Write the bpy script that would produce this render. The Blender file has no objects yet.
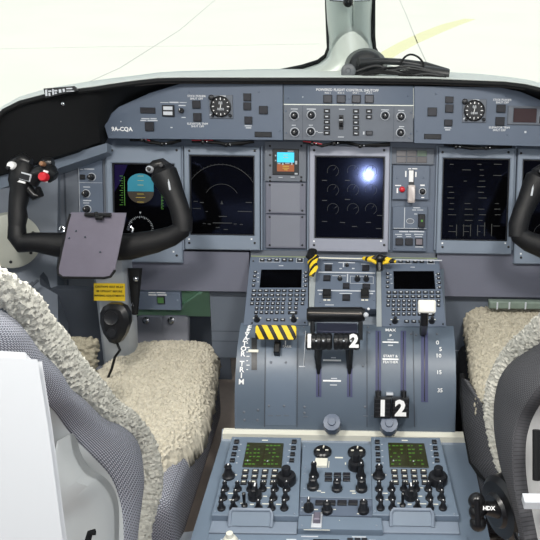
import bpy, bmesh, math, random
from mathutils import Vector, Matrix, noise
random.seed(4)
sc = bpy.context.scene
COL = sc.collection
R_ = math.radians
# ---------------------------------------------------------------- camera
FP = 740.0; CX, CY = 365.0, 270.0
CAM = Vector((0.038, 0.0, 1.45)); PITCH = R_(24.0); ROLL = R_(0.9)
Fv = Vector((0, math.cos(PITCH), -math.sin(PITCH)))
_r = Vector((1, 0, 0)); _u = Vector((0, math.sin(PITCH), math.cos(PITCH)))
Rv = _r*math.cos(ROLL) + _u*math.sin(ROLL); Uv = _u*math.cos(ROLL) - _r*math.sin(ROLL)
def ray(px, py): return Fv + Rv*((px-CX)/FP) + Uv*((CY-py)/FP)
def W(px, py, d): return CAM + ray(px, py)*d
cd = bpy.data.cameras.new('camera'); co = bpy.data.objects.new('camera', cd); COL.objects.link(co)
co.matrix_world = Matrix(((Rv.x, Uv.x, -Fv.x, CAM.x), (Rv.y, Uv.y, -Fv.y, CAM.y), (Rv.z, Uv.z, -Fv.z, CAM.z), (0, 0, 0, 1)))
cd.sensor_width = 36; cd.lens = FP*36/540; cd.shift_x = (270-CX)/540; cd.clip_start = 0.02; cd.clip_end = 500
sc.camera = co
# ---------------------------------------------------------------- materials
def lin(c): return tuple(((v/255)/12.92 if v/255 <= .04045 else ((v/255+.055)/1.055)**2.4) for v in c)
def mat(name, rgb, rough=.5, metal=0, var=.08, scale=30, bump=0, bscale=200, emit=None, spec=.5, rgb2=None):
    m = bpy.data.materials.new(name); m.use_nodes = True; nt = m.node_tree; b = nt.nodes['Principled BSDF']
    tc = nt.nodes.new('ShaderNodeTexCoord'); n = nt.nodes.new('ShaderNodeTexNoise')
    n.inputs['Scale'].default_value = scale; n.inputs['Detail'].default_value = 4
    nt.links.new(tc.outputs['Object'], n.inputs['Vector'])
    mx = nt.nodes.new('ShaderNodeMix'); mx.data_type = 'RGBA'
    c = lin(rgb); c2 = lin(rgb2) if rgb2 else tuple(min(1, v*(1+var)) for v in c)
    c1 = c if rgb2 else tuple(v*(1-var) for v in c)
    mx.inputs[6].default_value = (*c1, 1); mx.inputs[7].default_value = (*c2, 1)
    nt.links.new(n.outputs['Fac'], mx.inputs[0]); nt.links.new(mx.outputs[2], b.inputs['Base Color'])
    b.inputs['Roughness'].default_value = rough; b.inputs['Metallic'].default_value = metal
    b.inputs['Specular IOR Level'].default_value = spec
    if bump:
        n2 = nt.nodes.new('ShaderNodeTexNoise'); n2.inputs['Scale'].default_value = bscale; n2.inputs['Detail'].default_value = 3
        nt.links.new(tc.outputs['Object'], n2.inputs['Vector'])
        bp = nt.nodes.new('ShaderNodeBump'); bp.inputs['Strength'].default_value = bump; bp.inputs['Distance'].default_value = .002
        nt.links.new(n2.outputs['Fac'], bp.inputs['Height']); nt.links.new(bp.outputs[0], b.inputs['Normal'])
    if emit:
        b.inputs['Emission Color'].default_value = (*c, 1); b.inputs['Emission Strength'].default_value = emit
    return m
M = {}
M['panel'] = mat('panel blue grey', (92, 103, 120), .42, 0, .07, 14, .08, 900)
M['panel2'] = mat('panel grey', (98, 104, 114), .5, 0, .06, 20, .1, 700)
M['bezel'] = mat('bezel light blue grey', (124, 135, 150), .4, 0, .05, 20)
M['knee'] = mat('knee panel mauve grey', (103, 105, 119), .45, 0, .05, 10, .1, 600)
M['pale'] = mat('pale satin plate', (118, 121, 132), .4, 0, .05, 20)
M['silver'] = mat('silver bezel', (150, 153, 166), .35, .1, .05, 20)
M['deck'] = mat('deck blue', (110, 124, 140), .38, 0, .06, 25)
M['quad'] = mat('quadrant blue grey', (90, 102, 116), .38, 0, .1, 9, .1, 700)
M['side'] = mat('side lining', (100, 108, 120), .55, 0, .12, 6, .1, 500)
M['dark'] = mat('dark slate', (66, 72, 82), .6, 0, .15, 10)
M['black'] = mat('black hood', (17, 18, 20), .7, 0, .2, 20, .15, 500, spec=.3)
M['bpl'] = mat('black plastic', (20, 20, 22), .32, 0, .15, 40)
M['bkey'] = mat('black key', (26, 27, 31), .4, 0, .2, 60)
M['grip'] = mat('black grip rubber', (19, 19, 21), .45, 0, .15, 40, .3, 900, spec=.35)
M['bgrey'] = mat('dark annunciator', (40, 40, 46), .3, 0, .2, 120)
M['white'] = mat('white paint mark', (238, 238, 238), .5, 0, .02)
M['soft'] = mat('worn white mark', (196, 200, 206), .5, 0, .05)
M['ivory'] = mat('ivory plastic', (226, 224, 210), .45, 0, .04, 12)
M['shell'] = mat('seat shell white', (176, 179, 180), .4, 0, .03, 8)
M['yellow'] = mat('yellow enamel', (238, 200, 30), .45, 0, .04)
M['red'] = mat('red plastic', (205, 30, 45), .35, 0, .05)
M['redwire'] = mat('red wire', (170, 40, 55), .5)
M['chrome'] = mat('chrome', (200, 202, 205), .2, 1, .05)
M['post'] = mat('painted window post', (200, 208, 200), .35, .15, .05, 5)
M['column'] = mat('column grey paint', (176, 182, 190), .35, .1, .05, 8)
M['clip'] = mat('chart plate mauve', (112, 107, 120), .38, .25, .1, 40)
M['carpet'] = mat('floor carpet', (188, 172, 160), .95, 0, .15, 40, .6, 500)
M['green'] = mat('green primer', (185, 235, 195), .5, 0, .15, 12)
M['glowgreen'] = mat('lit green', (80, 140, 48), .5, emit=.22)
M['lcdgreen'] = mat('lit lcd green', (70, 112, 38), .5, emit=.12)
M['glowyel'] = mat('lit amber', (170, 150, 50), .5, emit=.4)
M['glowbrown'] = mat('lit brown', (140, 72, 28), .5, emit=.3)
M['dimbrown'] = mat('dim brown', (40, 31, 17), .5, emit=.25)
M['cyan'] = mat('lit cyan', (50, 185, 220), .5, emit=.6)
M['teal'] = mat('lit teal', (24, 112, 132), .5, emit=.3)
M['lcd'] = mat('lit olive screen', (44, 46, 24), .3, emit=.12, rgb2=None, var=.2, scale=300)
M['dim'] = mat('dim symbols', (34, 37, 39), .5, emit=.1)
M['glowwhite'] = mat('lit white', (150, 155, 160), .5, emit=.3)
M['purple'] = mat('screen purple reflection', (26, 20, 54), .12, emit=.12, spec=.2)
M['screen'] = mat('screen glass black', (5, 5, 6), .09, 0, .3, 5, spec=.25)
M['lamp'] = mat('clear lamp lens', (190, 180, 170), .25)
def wool(name, a, b_):
    m = mat(name, a, .95, 0, 0, 160, .9, 420, rgb2=b_, spec=.1)
    return m
M['wool'] = wool('cream sheepskin', (182, 175, 158), (218, 211, 194))
M['woolw'] = wool('pale sheepskin', (166, 164, 156), (208, 206, 196))
def mesh_fabric(name, c1, c2, sx, sz):
    m = bpy.data.materials.new(name); m.use_nodes = True; nt = m.node_tree; b = nt.nodes['Principled BSDF']
    uv = nt.nodes.new('ShaderNodeUVMap')
    mp = nt.nodes.new('ShaderNodeMapping'); mp.inputs['Scale'].default_value = (sx, sz, 1); mp.inputs['Rotation'].default_value = (0, 0, .0)
    br = nt.nodes.new('ShaderNodeTexBrick'); br.inputs['Scale'].default_value = 1
    br.inputs['Color1'].default_value = (*lin(c1), 1); br.inputs['Color2'].default_value = (*lin(c1), 1); br.inputs['Mortar'].default_value = (*lin(c2), 1)
    br.inputs['Mortar Size'].default_value = .16; br.inputs['Mortar Smooth'].default_value = .4; br.inputs['Brick Width'].default_value = 1.; br.inputs['Row Height'].default_value = .62
    nt.links.new(uv.outputs[0], mp.inputs[0]); nt.links.new(mp.outputs[0], br.inputs['Vector']); nt.links.new(br.outputs['Color'], b.inputs['Base Color'])
    bp = nt.nodes.new('ShaderNodeBump'); bp.inputs['Strength'].default_value = .5; bp.inputs['Distance'].default_value = .002; bp.invert = True
    nt.links.new(br.outputs['Fac'], bp.inputs['Height']); nt.links.new(bp.outputs[0], b.inputs['Normal'])
    b.inputs['Roughness'].default_value = .85
    return m
M['mesh'] = mesh_fabric('grey woven seat mesh', (172, 174, 184), (80, 82, 92), 42, 42)
M['meshd'] = mesh_fabric('dark woven seat fabric', (92, 92, 96), (48, 48, 52), 44, 44)
def stripes(name, ang, sc_):
    m = bpy.data.materials.new(name); m.use_nodes = True; nt = m.node_tree; b = nt.nodes['Principled BSDF']
    tc = nt.nodes.new('ShaderNodeTexCoord'); mp = nt.nodes.new('ShaderNodeMapping'); mp.inputs['Rotation'].default_value = (0, 0, ang)
    wv = nt.nodes.new('ShaderNodeTexWave'); wv.inputs['Scale'].default_value = sc_; cr = nt.nodes.new('ShaderNodeValToRGB')
    cr.color_ramp.interpolation = 'CONSTANT'; cr.color_ramp.elements[0].color = (*lin((24, 20, 18)), 1)
    cr.color_ramp.elements[1].position = .42; cr.color_ramp.elements[1].color = (*lin((240, 205, 40)), 1)
    nt.links.new(tc.outputs['Object'], mp.inputs[0]); nt.links.new(mp.outputs[0], wv.inputs['Vector'])
    nt.links.new(wv.outputs['Fac'], cr.inputs[0]); nt.links.new(cr.outputs[0], b.inputs['Base Color']); b.inputs['Roughness'].default_value = .45
    return m
M['hazard'] = stripes('yellow black hazard stripes', R_(-47), 22)
M['hazard2'] = stripes('yellow black tape wrap', R_(50), 22)
M['screen'].node_tree.nodes['Principled BSDF'].inputs['Specular Tint'].default_value = (.40, .50, 1, 1)   # blue anti-glare coating
def glass():
    m = bpy.data.materials.new('window glass'); m.use_nodes = True; nt = m.node_tree
    for n in list(nt.nodes):
        if n.type == 'BSDF_PRINCIPLED': nt.nodes.remove(n)
    o = nt.nodes['Material Output']; t = nt.nodes.new('ShaderNodeBsdfTransparent'); t.inputs[0].default_value = (.97, .99, .98, 1)
    g = nt.nodes.new('ShaderNodeBsdfGlossy'); g.inputs['Roughness'].default_value = .02
    fr = nt.nodes.new('ShaderNodeFresnel'); fr.inputs[0].default_value = 1.2
    mx = nt.nodes.new('ShaderNodeMixShader'); nt.links.new(fr.outputs[0], mx.inputs[0]); nt.links.new(t.outputs[0], mx.inputs[1]); nt.links.new(g.outputs[0], mx.inputs[2]); nt.links.new(mx.outputs[0], o.inputs[0])
    return m
M['glass'] = glass()
# ---------------------------------------------------------------- frames and builders
class Fr:
    def __init__(s, O, tilt=None, V=None, X=None):
        s.O = Vector(O); s.X = Vector(X).normalized() if X else Vector((1, 0, 0))
        s.V = Vector(V).normalized() if V else Vector((0, math.sin(R_(tilt)), math.cos(R_(tilt))))
        s.N = s.X.cross(s.V).normalized()
    def hit(s, px, py):
        r = ray(px, py); t = (s.O-CAM).dot(s.N)/r.dot(s.N); return CAM + r*t
    def uv(s, px, py, w=0):
        r = ray(px, py); t = (s.O + s.N*w - CAM).dot(s.N)/r.dot(s.N); p = CAM + r*t - s.O
        return p.dot(s.X), p.dot(s.V)
    def mat(s, u, v, w=0):
        p = s.O + s.X*u + s.V*v + s.N*w
        return Matrix(((s.X.x, s.V.x, s.N.x, p.x), (s.X.y, s.V.y, s.N.y, p.y), (s.X.z, s.V.z, s.N.z, p.z), (0, 0, 0, 1)))
def finish(bm, name, m, parent=None, smooth=True, label=None):
    bmesh.ops.recalc_face_normals(bm, faces=bm.faces)
    me = bpy.data.meshes.new(name); bm.to_mesh(me); bm.free()
    if smooth:
        me.shade_smooth()
        try: me.set_sharp_from_angle(angle=R_(38))
        except Exception: pass
    me.materials.append(M[m] if isinstance(m, str) else m)
    o = bpy.data.objects.new(name, me); COL.objects.link(o)
    if parent: o.parent = parent
    if label: o['label'] = label
    return o
def tag(o, label, cat, group=None):
    o['label'] = label; o['category'] = cat
    if group: o['group'] = group
    return o
def struct(o): o['kind'] = 'structure'; return o
class G:
    "a growing mesh"
    def __init__(s): s.bm = bmesh.new()
    def box(s, u0, v0, u1, v1, w0, w1, ch=0):
        if u0 > u1: u0, u1 = u1, u0
        if v0 > v1: v0, v1 = v1, v0
        b = s.bm; c = ch
        vs = [b.verts.new(p) for p in ((u0, v0, w0), (u1, v0, w0), (u1, v1, w0), (u0, v1, w0))]
        if c:
            vm = [b.verts.new(p) for p in ((u0, v0, w1-c), (u1, v0, w1-c), (u1, v1, w1-c), (u0, v1, w1-c))]
            vt = [b.verts.new(p) for p in ((u0+c, v0+c, w1), (u1-c, v0+c, w1), (u1-c, v1-c, w1), (u0+c, v1-c, w1))]
            rings = [vs, vm, vt]
        else:
            vt = [b.verts.new(p) for p in ((u0, v0, w1), (u1, v0, w1), (u1, v1, w1), (u0, v1, w1))]; rings = [vs, vt]
        b.faces.new(vs[::-1]); b.faces.new(vt)
        for a, d in zip(rings, rings[1:]):
            for i in range(4): b.faces.new((a[i], a[(i+1) % 4], d[(i+1) % 4], d[i]))
        return s
    def prism(s, pts, w0, w1, ch=0):
        b = s.bm; n = len(pts); A = [b.verts.new((p[0], p[1], w0)) for p in pts]; rings = [A]
        if ch:
            cx = sum(p[0] for p in pts)/n; cy = sum(p[1] for p in pts)/n
            B = [b.verts.new((p[0], p[1], w1-ch)) for p in pts]; rings.append(B)
            T = []
            for p in pts:
                d = Vector((cx-p[0], cy-p[1])); d = d.normalized()*ch*1.3; T.append(b.verts.new((p[0]+d.x, p[1]+d.y, w1)))
            rings.append(T)
        else: rings.append([b.verts.new((p[0], p[1], w1)) for p in pts])
        b.faces.new(rings[0][::-1]); b.faces.new(rings[-1])
        for a, d in zip(rings, rings[1:]):
            for i in range(n): b.faces.new((a[i], a[(i+1) % n], d[(i+1) % n], d[i]))
        return s
    def rbox(s, u0, v0, u1, v1, w0, w1, r, ch=0):
        if u0 > u1: u0, u1 = u1, u0
        if v0 > v1: v0, v1 = v1, v0
        pts = []
        for cx, cy, a0 in ((u1-r, v1-r, 0), (u0+r, v1-r, 90), (u0+r, v0+r, 180), (u1-r, v0+r, 270)):
            for k in range(5): a = R_(a0+k*22.5); pts.append((cx+r*math.cos(a), cy+r*math.sin(a)))
        return s.prism(pts, w0, w1, ch)
    def ring(s, o, i, w0, w1):
        "rect frame: outer and inner (u0,v0,u1,v1)"
        b = s.bm
        def q(r, w): return [b.verts.new(p) for p in ((r[0], r[1], w), (r[2], r[1], w), (r[2], r[3], w), (r[0], r[3], w))]
        e = min(.002, (w1-w0)*.4)
        A, B = q(o, w0), q(o, w1-e); B2 = q((o[0]+e, o[1]+e, o[2]-e, o[3]-e), w1); C2 = q((i[0]-e, i[1]-e, i[2]+e, i[3]+e), w1); C, D = q(i, w1-e), q(i, w0)
        for a, d in ((A, B), (B, B2), (B2, C2), (C2, C), (C, D), (D, A)):
            for k in range(4): b.faces.new((a[k], a[(k+1) % 4], d[(k+1) % 4], d[k]))
        return s
    def lathe(s, u, v, prof, n=16, ax=None, sy=1):
        "prof: list of (r, w); axis along w at u,v"
        b = s.bm; rings = []
        for r, w in prof:
            if r < 1e-6: rings.append([b.verts.new((u, v, w))])
            else: rings.append([b.verts.new((u+r*math.cos(2*math.pi*k/n), v+sy*r*math.sin(2*math.pi*k/n), w)) for k in range(n)])
        for A, B in zip(rings, rings[1:]):
            for k in range(n):
                k2 = (k+1) % n
                if len(A) == 1 and len(B) == 1: break
                if len(A) == 1: b.faces.new((A[0], B[k2], B[k]))
                elif len(B) == 1: b.faces.new((A[k], A[k2], B[0]))
                else: b.faces.new((A[k], A[k2], B[k2], B[k]))
        if len(rings[0]) > 1: b.faces.new(rings[0][::-1])
        if len(rings[-1]) > 1: b.faces.new(rings[-1])
        return s
    def cyl(s, u, v, r, w0, w1, n=16, ch=0):
        return s.lathe(u, v, [(r, w0), (r, w1-ch), (r-ch, w1)] if ch else [(r, w0), (r, w1)], n)
    def tube(s, pts, rad, n=10, fl=None):
        "pts: vectors, rad: number or list; fl flatten factor"
        b = s.bm; P = [Vector(p) for p in pts]; N = len(P)
        rr = rad if isinstance(rad, (list, tuple)) else [rad]*N
        up = None; rings = []
        for i in range(N):
            t = (P[min(i+1, N-1)]-P[max(i-1, 0)]).normalized()
            if up is None:
                up = Vector((0, 0, 1)) if abs(t.z) < .8 else Vector((0, 1, 0))
            sdv = t.cross(up)
            if sdv.length < 1e-5: sdv = t.cross(Vector((1, 0, 0)))
            sdv.normalize(); up = sdv.cross(t).normalized()
            r = rr[i]; a_, b_ = (r if not isinstance(r, tuple) else r[0]), (r if not isinstance(r, tuple) else r[1])
            rings.append([b.verts.new(P[i] + sdv*(a_*math.cos(2*math.pi*k/n)) + up*(b_*math.sin(2*math.pi*k/n))) for k in range(n)])
        for A, B in zip(rings, rings[1:]):
            for k in range(n): b.faces.new((A[k], A[(k+1) % n], B[(k+1) % n], B[k]))
        b.faces.new(rings[0][::-1]); b.faces.new(rings[-1])
        return s
    def ball(s, p, r, n=12, sc_=(1, 1, 1)):
        mt = Matrix.Translation(p) @ Matrix.Diagonal((*sc_, 1))
        bmesh.ops.create_uvsphere(s.bm, u_segments=n, v_segments=max(6, n//2+2), radius=r, matrix=mt); return s
    def grid(s, rows, close=False):
        "rows of world/local vectors -> quads"
        b = s.bm; V = [[b.verts.new(p) for p in r] for r in rows]
        for i in range(len(V)-1):
            for k in range(len(V[0])-1): b.faces.new((V[i][k], V[i][k+1], V[i+1][k+1], V[i+1][k]))
        return V
    def solid(s, front, back):
        "closed slab between two matching point grids"
        A = s.grid(front); B = s.grid(back); b = s.bm; n, m = len(A), len(A[0])
        for k in range(m-1):
            b.faces.new((A[0][k], A[0][k+1], B[0][k+1], B[0][k])); b.faces.new((A[n-1][k], A[n-1][k+1], B[n-1][k+1], B[n-1][k]))
        for i in range(n-1):
            b.faces.new((A[i][0], A[i+1][0], B[i+1][0], B[i][0])); b.faces.new((A[i][m-1], A[i+1][m-1], B[i+1][m-1], B[i][m-1]))
        return s
    def dome_done(s): return s
def text_bm(txt, size, bold=.0, align='CENTER'):
    c = bpy.data.curves.new('t', 'FONT'); c.body = txt; c.size = size; c.align_x = align; c.align_y = 'CENTER'; c.extrude = .0002; c.offset = bold
    c.resolution_u = 2
    o = bpy.data.objects.new('t', c); COL.objects.link(o)
    dg = bpy.context.evaluated_depsgraph_get(); me = bpy.data.meshes.new_from_object(o.evaluated_get(dg))
    bm = bmesh.new(); bm.from_mesh(me); bpy.data.objects.remove(o); bpy.data.curves.remove(c); bpy.data.meshes.remove(me)
    return bm
class T:
    "a thing lying on a frame; pixel helpers give local coordinates on its plane"
    def __init__(s, name, label, cat, fr, px, py, w=0, group=None):
        s.fr = fr; s.w = w; s.u, s.v = fr.uv(px, py, w); s.root = bpy.data.objects.new(name, None); s.root.empty_display_size = .02
        COL.objects.link(s.root); s.root.matrix_world = fr.mat(s.u, s.v, w); tag(s.root, label, cat, group)
    def p(s, px, py):
        a, b = s.fr.uv(px, py, s.w); return a-s.u, b-s.v
    def rect(s, x0, y0, x1, y1):
        xm, ym = (x0+x1)/2, (y0+y1)/2
        return s.p(x0, ym)[0], s.p(xm, y1)[1], s.p(x1, ym)[0], s.p(xm, y0)[1]
    def poly(s, pts): return [s.p(*q) for q in pts]
    def part(s, name, g, m, parent=None, label=None): return finish(g.bm, name, m, parent or s.root, label=label)
    def box(s, name, x0, y0, x1, y1, w0, w1, m, ch=0, parent=None, label=None, r=0):
        q = s.rect(x0, y0, x1, y1); g = G()
        if r: g.rbox(*q, w0, w1, r, ch)
        else: g.box(*q, w0, w1, ch)
        return s.part(name, g, m, parent, label)
    def screw(s, pts, w=.0, r=.0022, m='bkey', parent=None):
        for x, y in pts:
            u, v = s.p(x, y); g = G().lathe(u, v, [(r, w), (r, w+.0008), (r*.6, w+.0016), (0, w+.0016)], 8); s.part('screw', g, m, parent)
    def text(s, txt, px, py, size_px, w, m='white', bold=0, parent=None, name='lettering', align='CENTER', rot=0):
        u, v = s.p(px, py); h = abs(s.p(px, py-size_px)[1]-v)
        bm = text_bm(txt, h*1.38, bold*h, align)
        bmesh.ops.transform(bm, matrix=Matrix.Translation((u, v, w+.0002)) @ Matrix.Rotation(rot, 4, 'Z'), verts=bm.verts)
        return finish(bm, name, m, parent or s.root, smooth=False)
    def marks(s, segs, w, m='soft', parent=None, name='marking'):
        "small painted dashes: (x0,y0,x1,y1)"
        g = G()
        for q in segs: g.box(*s.rect(*q), w, w+.0003)
        return s.part(name, g, m, parent)
    def knob(s, px, py, r, h, w=0, kind='cap', parent=None, name='knob', m='bkey', point=True):
        u, v = s.p(px, py); g = G()
        if kind == 'cap': g.lathe(u, v, [(r*1.15, w), (r*1.15, w+h*.25), (r*.9, w+h*.35), (r*.82, w+h*.92), (r*.6, w+h), (0, w+h)], 16)
        elif kind == 'cone': g.lathe(u, v, [(r, w), (r, w+h*.18), (r*.72, w+h*.3), (r*.5, w+h*.8), (r*.62, w+h*.9), (r*.5, w+h), (0, w+h)], 14)
        elif kind == 'big': g.lathe(u, v, [(r, w), (r*1.05, w+h*.1), (r, w+h*.42), (r*.9, w+h*.5), (r*.5, w+h*.52), (r*.48, w+h*.95), (r*.4, w+h), (0, w+h)], 20)
        elif kind == 'bar':
            g.lathe(u, v, [(r, w), (r, w+h*.35), (r*.92, w+h*.45), (0, w+h*.45)], 16); g.box(u-r*.28, v-r*.9, u+r*.28, v+r*.9, w+h*.4, w+h, r*.1)
        k = s.part(name, g, m, parent)
        if point:
            hh = w+h if kind != 'bar' else w+h
            g = G().box(u-r*.1, v+r*.05, u+r*.1, v+r*(.8 if kind == 'bar' else .45), hh, hh+.0004); finish(g.bm, 'pointer', 'white', k)
        return k
# ================================================================ SETTING
def wbox(name, x0, y0, z0, x1, y1, z1, m):
    return struct(finish(G().box(x0, y0, x1, y1, z0, z1).bm, name, m))
wbox('floor', -1.1, -.7, -.04, 1.1, 2.1, 0, 'carpet')
wbox('wall_front', -1.1, 2.02, 0, 1.1, 2.06, 1.0, 'dark')
wbox('trim_5', -.415, .9, 0, -.229, 2.0, .30, 'carpet'); wbox('trim_6', .229, .9, 0, .355, 2.0, .30, 'carpet')
wbox('wall_back', -1.1, -.74, 0, 1.1, -.7, 1.95, 'knee')
wbox('ceiling', -1.1, -.74, 1.95, 1.1, 1.42, 1.99, 'ivory')
# outside apron: pale concrete with joints
mg = mat('apron concrete', (228, 226, 214), .9, 0, .05, .35)
struct(finish(G().box(-140, 2.6, 140, 260, -1.75, -1.7).bm, 'ground', mg, smooth=False))
GR = Fr((0, 0, -1.7), V=(0, 1, 0))
def strip_on_ground(name, pts, wpx, m, h=.006):
    g = G(); top = []
    P = [GR.hit(*q) for q in pts]
    L, R = [], []
    for i, p in enumerate(P):
        t = (P[min(i+1, len(P)-1)]-P[max(i-1, 0)]); n = Vector((-t.y, t.x, 0)).normalized()*wpx[i] if isinstance(wpx, list) else Vector((-t.y, t.x, 0)).normalized()*wpx
        L.append(p+n+Vector((0, 0, h))); R.append(p-n+Vector((0, 0, h)))
    dn = Vector((0, 0, h))
    g.solid([L, R], [[q-dn for q in L], [q-dn for q in R]])
    return struct(finish(g.bm, name, m, smooth=False))
M['joint'] = mat('concrete joint', (186, 184, 178), .9)
M['ypaint'] = mat('faded yellow taxi line', (224, 220, 176), .8, 0, .08, 3)
strip_on_ground('trim_1', [(60, 95), (120, 68), (180, 30), (215, 0)], .014, 'joint')
strip_on_ground('trim_2', [(-60, 50), (0, 49), (100, 47), (200, 46), (320, 44)], .014, 'joint')
strip_on_ground('trim_3', [(395, -10), (405, 12), (417, 42), (432, 75)], .016, 'joint')
strip_on_ground('trim_4', [(374, 64), (390, 53), (408, 43), (430, 33), (450, 25), (470, 19)], [.26, .29, .32, .36, .36, .25], 'ypaint')
# side walls (lower lining, pillar strip on top)
def wall(name, pts, th, z0, z1, m='side'):
    a, b = Vector((*pts[0], 0)), Vector((*pts[1], 0)); t = (b-a).normalized(); n = Vector((-t.y, t.x, 0))*th
    q = [a, b, b+n, a+n]
    return struct(finish(G().prism([(p.x, p.y) for p in q], z0, z1).bm, name, m))
wall('wall_left', [(-1.0, 2.02), (-1.0, -.7)], .04, 0, .95)
wall('wall_right', [(1.0, -.7), (1.0, 2.02)], .04, 0, .95)
# windscreen panes and centre post
def pane(name, a, b, c, d):
    a, b, c, d = map(Vector, (a, b, c, d)); n = (b-a).cross(d-a).normalized()*.008
    return struct(finish(G().solid([[a, b], [d, c]], [[a+n, b+n], [d+n, c+n]]).bm, name, 'glass', smooth=False))
pane('window_1', (-1.0, 1.80, 1.0), (.0, 1.98, 1.05), (.0, 1.46, 1.95), (-.98, 1.38, 1.95))
pane('window_2', (.0, 1.98, 1.05), (1.0, 1.80, 1.0), (.98, 1.38, 1.95), (.0, 1.46, 1.95))
pane('window_3', (-1.0, -.1, .95), (-1.0, 1.80, .95), (-.98, 1.38, 1.95), (-.98, -.1, 1.95))
pane('window_4', (1.0, 1.80, .95), (1.0, -.1, .95), (.98, -.1, 1.95), (.98, 1.38, 1.95))
# centre post: a rounded, flared casting
rows = [(-150, 310, 386), (-70, 319, 378), (-14, 325, 373), (0, 326, 372), (20, 327, 371), (38, 329, 371), (50, 329, 373), (58, 326, 378), (64, 318, 386), (69, 302, 400), (74, 272, 424), (78, 262, 436)]
fr_, bk_ = [], []
for y, xl, xr in rows:
    d = 1.80 + .05*(max(y, -20)/78.) + .0006*min(0, y+20)
    f, b = [], []
    wv = min(1, 48/(xr-xl))
    for k in range(13):
        t = k/12; x = xl+(xr-xl)*t; bulge = .045*math.sqrt(max(0, 1-(2*t-1)**2))
        f.append(W(x, y, d-bulge)); b.append(W(x, y, d+.03))
    fr_.append(f); bk_.append(b)
post = finish(G().solid(fr_, bk_).bm, 'window_post', 'post')
tag(post, 'grey painted windscreen centre post flaring out at its foot above the panel', 'window post')
for pts, rr in (([(319, -75), (327, -14), (327.5, 10), (328.5, 36), (329, 48), (326, 56), (318, 62), (302, 67), (270, 73.5)], .006), ([(379, -75), (373, -14), (373, 10), (373, 36), (374, 48), (378, 56)], .006)):
    finish(G().tube([W(x, y, 1.81+.05*y/78) for x, y in pts], rr, 8).bm, 'rubber_seal', 'black', post)
finish(G().ball(W(348, 2, 1.73), .012).bm, 'knob', 'bpl', post)
finish(G().tube([W(330, 0, 1.755), (W(348, 1, 1.735)), W(370, 0, 1.755)], .003, 6).bm, 'crossbar', 'chrome', post)

# ================================================================ GLARESHIELD
LIP = [(-70, 168, 1.33), (-35, 142, 1.37), (-8, 122, 1.41), (4, 109, 1.44), (20, 101, 1.47), (45, 94.5, 1.50), (70, 90, 1.53), (95, 87, 1.56), (110, 84.5, 1.58), (135, 81, 1.60), (158, 78.5, 1.62), (180, 78, 1.635), (265, 78, 1.64), (350, 78, 1.64), (430, 79, 1.64), (480, 81, 1.635), (505, 82, 1.62), (525, 84.5, 1.60), (545, 89, 1.57), (580, 100, 1.52), (620, 118, 1.46), (660, 145, 1.40)]
BOT = [(-70, 205, 1.44), (-35, 190, 1.48), (-8, 177, 1.52), (4, 173, 1.53), (25, 166, 1.57), (50, 158, 1.60), (75, 151, 1.64), (100, 142, 1.68), (107, 128, 1.69), (118, 108, 1.69), (150, 93.5, 1.69), (180, 84, 1.69), (265, 83.5, 1.69), (350, 84, 1.69), (430, 85, 1.69), (480, 87, 1.69), (503, 88, 1.69), (525, 93, 1.69), (545, 101, 1.69), (580, 114, 1.69), (620, 130, 1.62), (660, 175, 1.5)]
BACK = [(-70, 160, 1.5), (-35, 134, 1.55), (-8, 116, 1.6), (4, 105, 1.63), (20, 96.5, 1.68), (45, 89, 1.72), (70, 84.5, 1.75), (95, 80.5, 1.78), (110, 78.5, 1.79), (135, 75.5, 1.80), (158, 72.5, 1.81), (180, 71, 1.82), (265, 69, 1.84), (350, 69, 1.85), (430, 71, 1.85), (480, 74, 1.84), (505, 76.5, 1.83), (525, 79, 1.81), (545, 84, 1.79), (580, 95, 1.75), (620, 113, 1.7), (660, 140, 1.6)]
LIP = [(x, y, max(d, 1.585)) for x, y, d in LIP]; BOT = [(x, y, max(d, 1.665)) for x, y, d in BOT]; BACK = [(x, y, max(d, 1.70)) for x, y, d in BACK]
hood = bpy.data.objects.new('glareshield', None); COL.objects.link(hood)
tag(hood, 'black glareshield hood curving over the whole instrument panel below the windscreen', 'glareshield')
def lerp3(a, b, t): return tuple(a[i]+(b[i]-a[i])*t for i in range(3))
up = Vector((0, 0, .004))
top = [[W(*q)+up*.5 for q in LIP], [W(*lerp3(a, b, .5)) for a, b in zip(LIP, BACK)], [W(*q) for q in BACK]]
g = G().solid(top, [[p-Vector((0, -.004, .008)) for p in r] for r in top]); finish(g.bm, 'top_pad', mat('glareshield top', (222, 228, 222), .5, 0, .06, 6), hood)
fc = [[W(*lerp3(a, b, t)) for a, b in zip(LIP, BOT)] for t in (.0, .05, .5, 1)]
g = G().solid(fc, [[p+Fv*.03 for p in r] for r in fc]); finish(g.bm, 'inner_face', 'black', hood)
finish(G().tube([W(x, y+2.2, d-.001) for x, y, d in LIP], .0055, 8).bm, 'edge_trim', 'black', hood)
finish(G().tube([W(x, y+4.6, d+.004) for x, y, d in LIP[9:18]], .0022, 6).bm, 'light_strip', mat('edge strip', (72, 66, 64), .4), hood)
for x, y in ((63, 104),): finish(G().ball(W(x, y, 1.54), .004).bm, 'screw', 'chrome', hood)

GP = Fr(W(349, 110, 1.672), tilt=12)
def gpanel(name, label, pts, m, w1=.004, th=.018, ref=None):
    t = T(name, label, 'control panel', GP, *(ref or pts[0]))
    t.part('faceplate', G().prism(t.poly(pts), -th, w1, .001), m); return t
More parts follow.
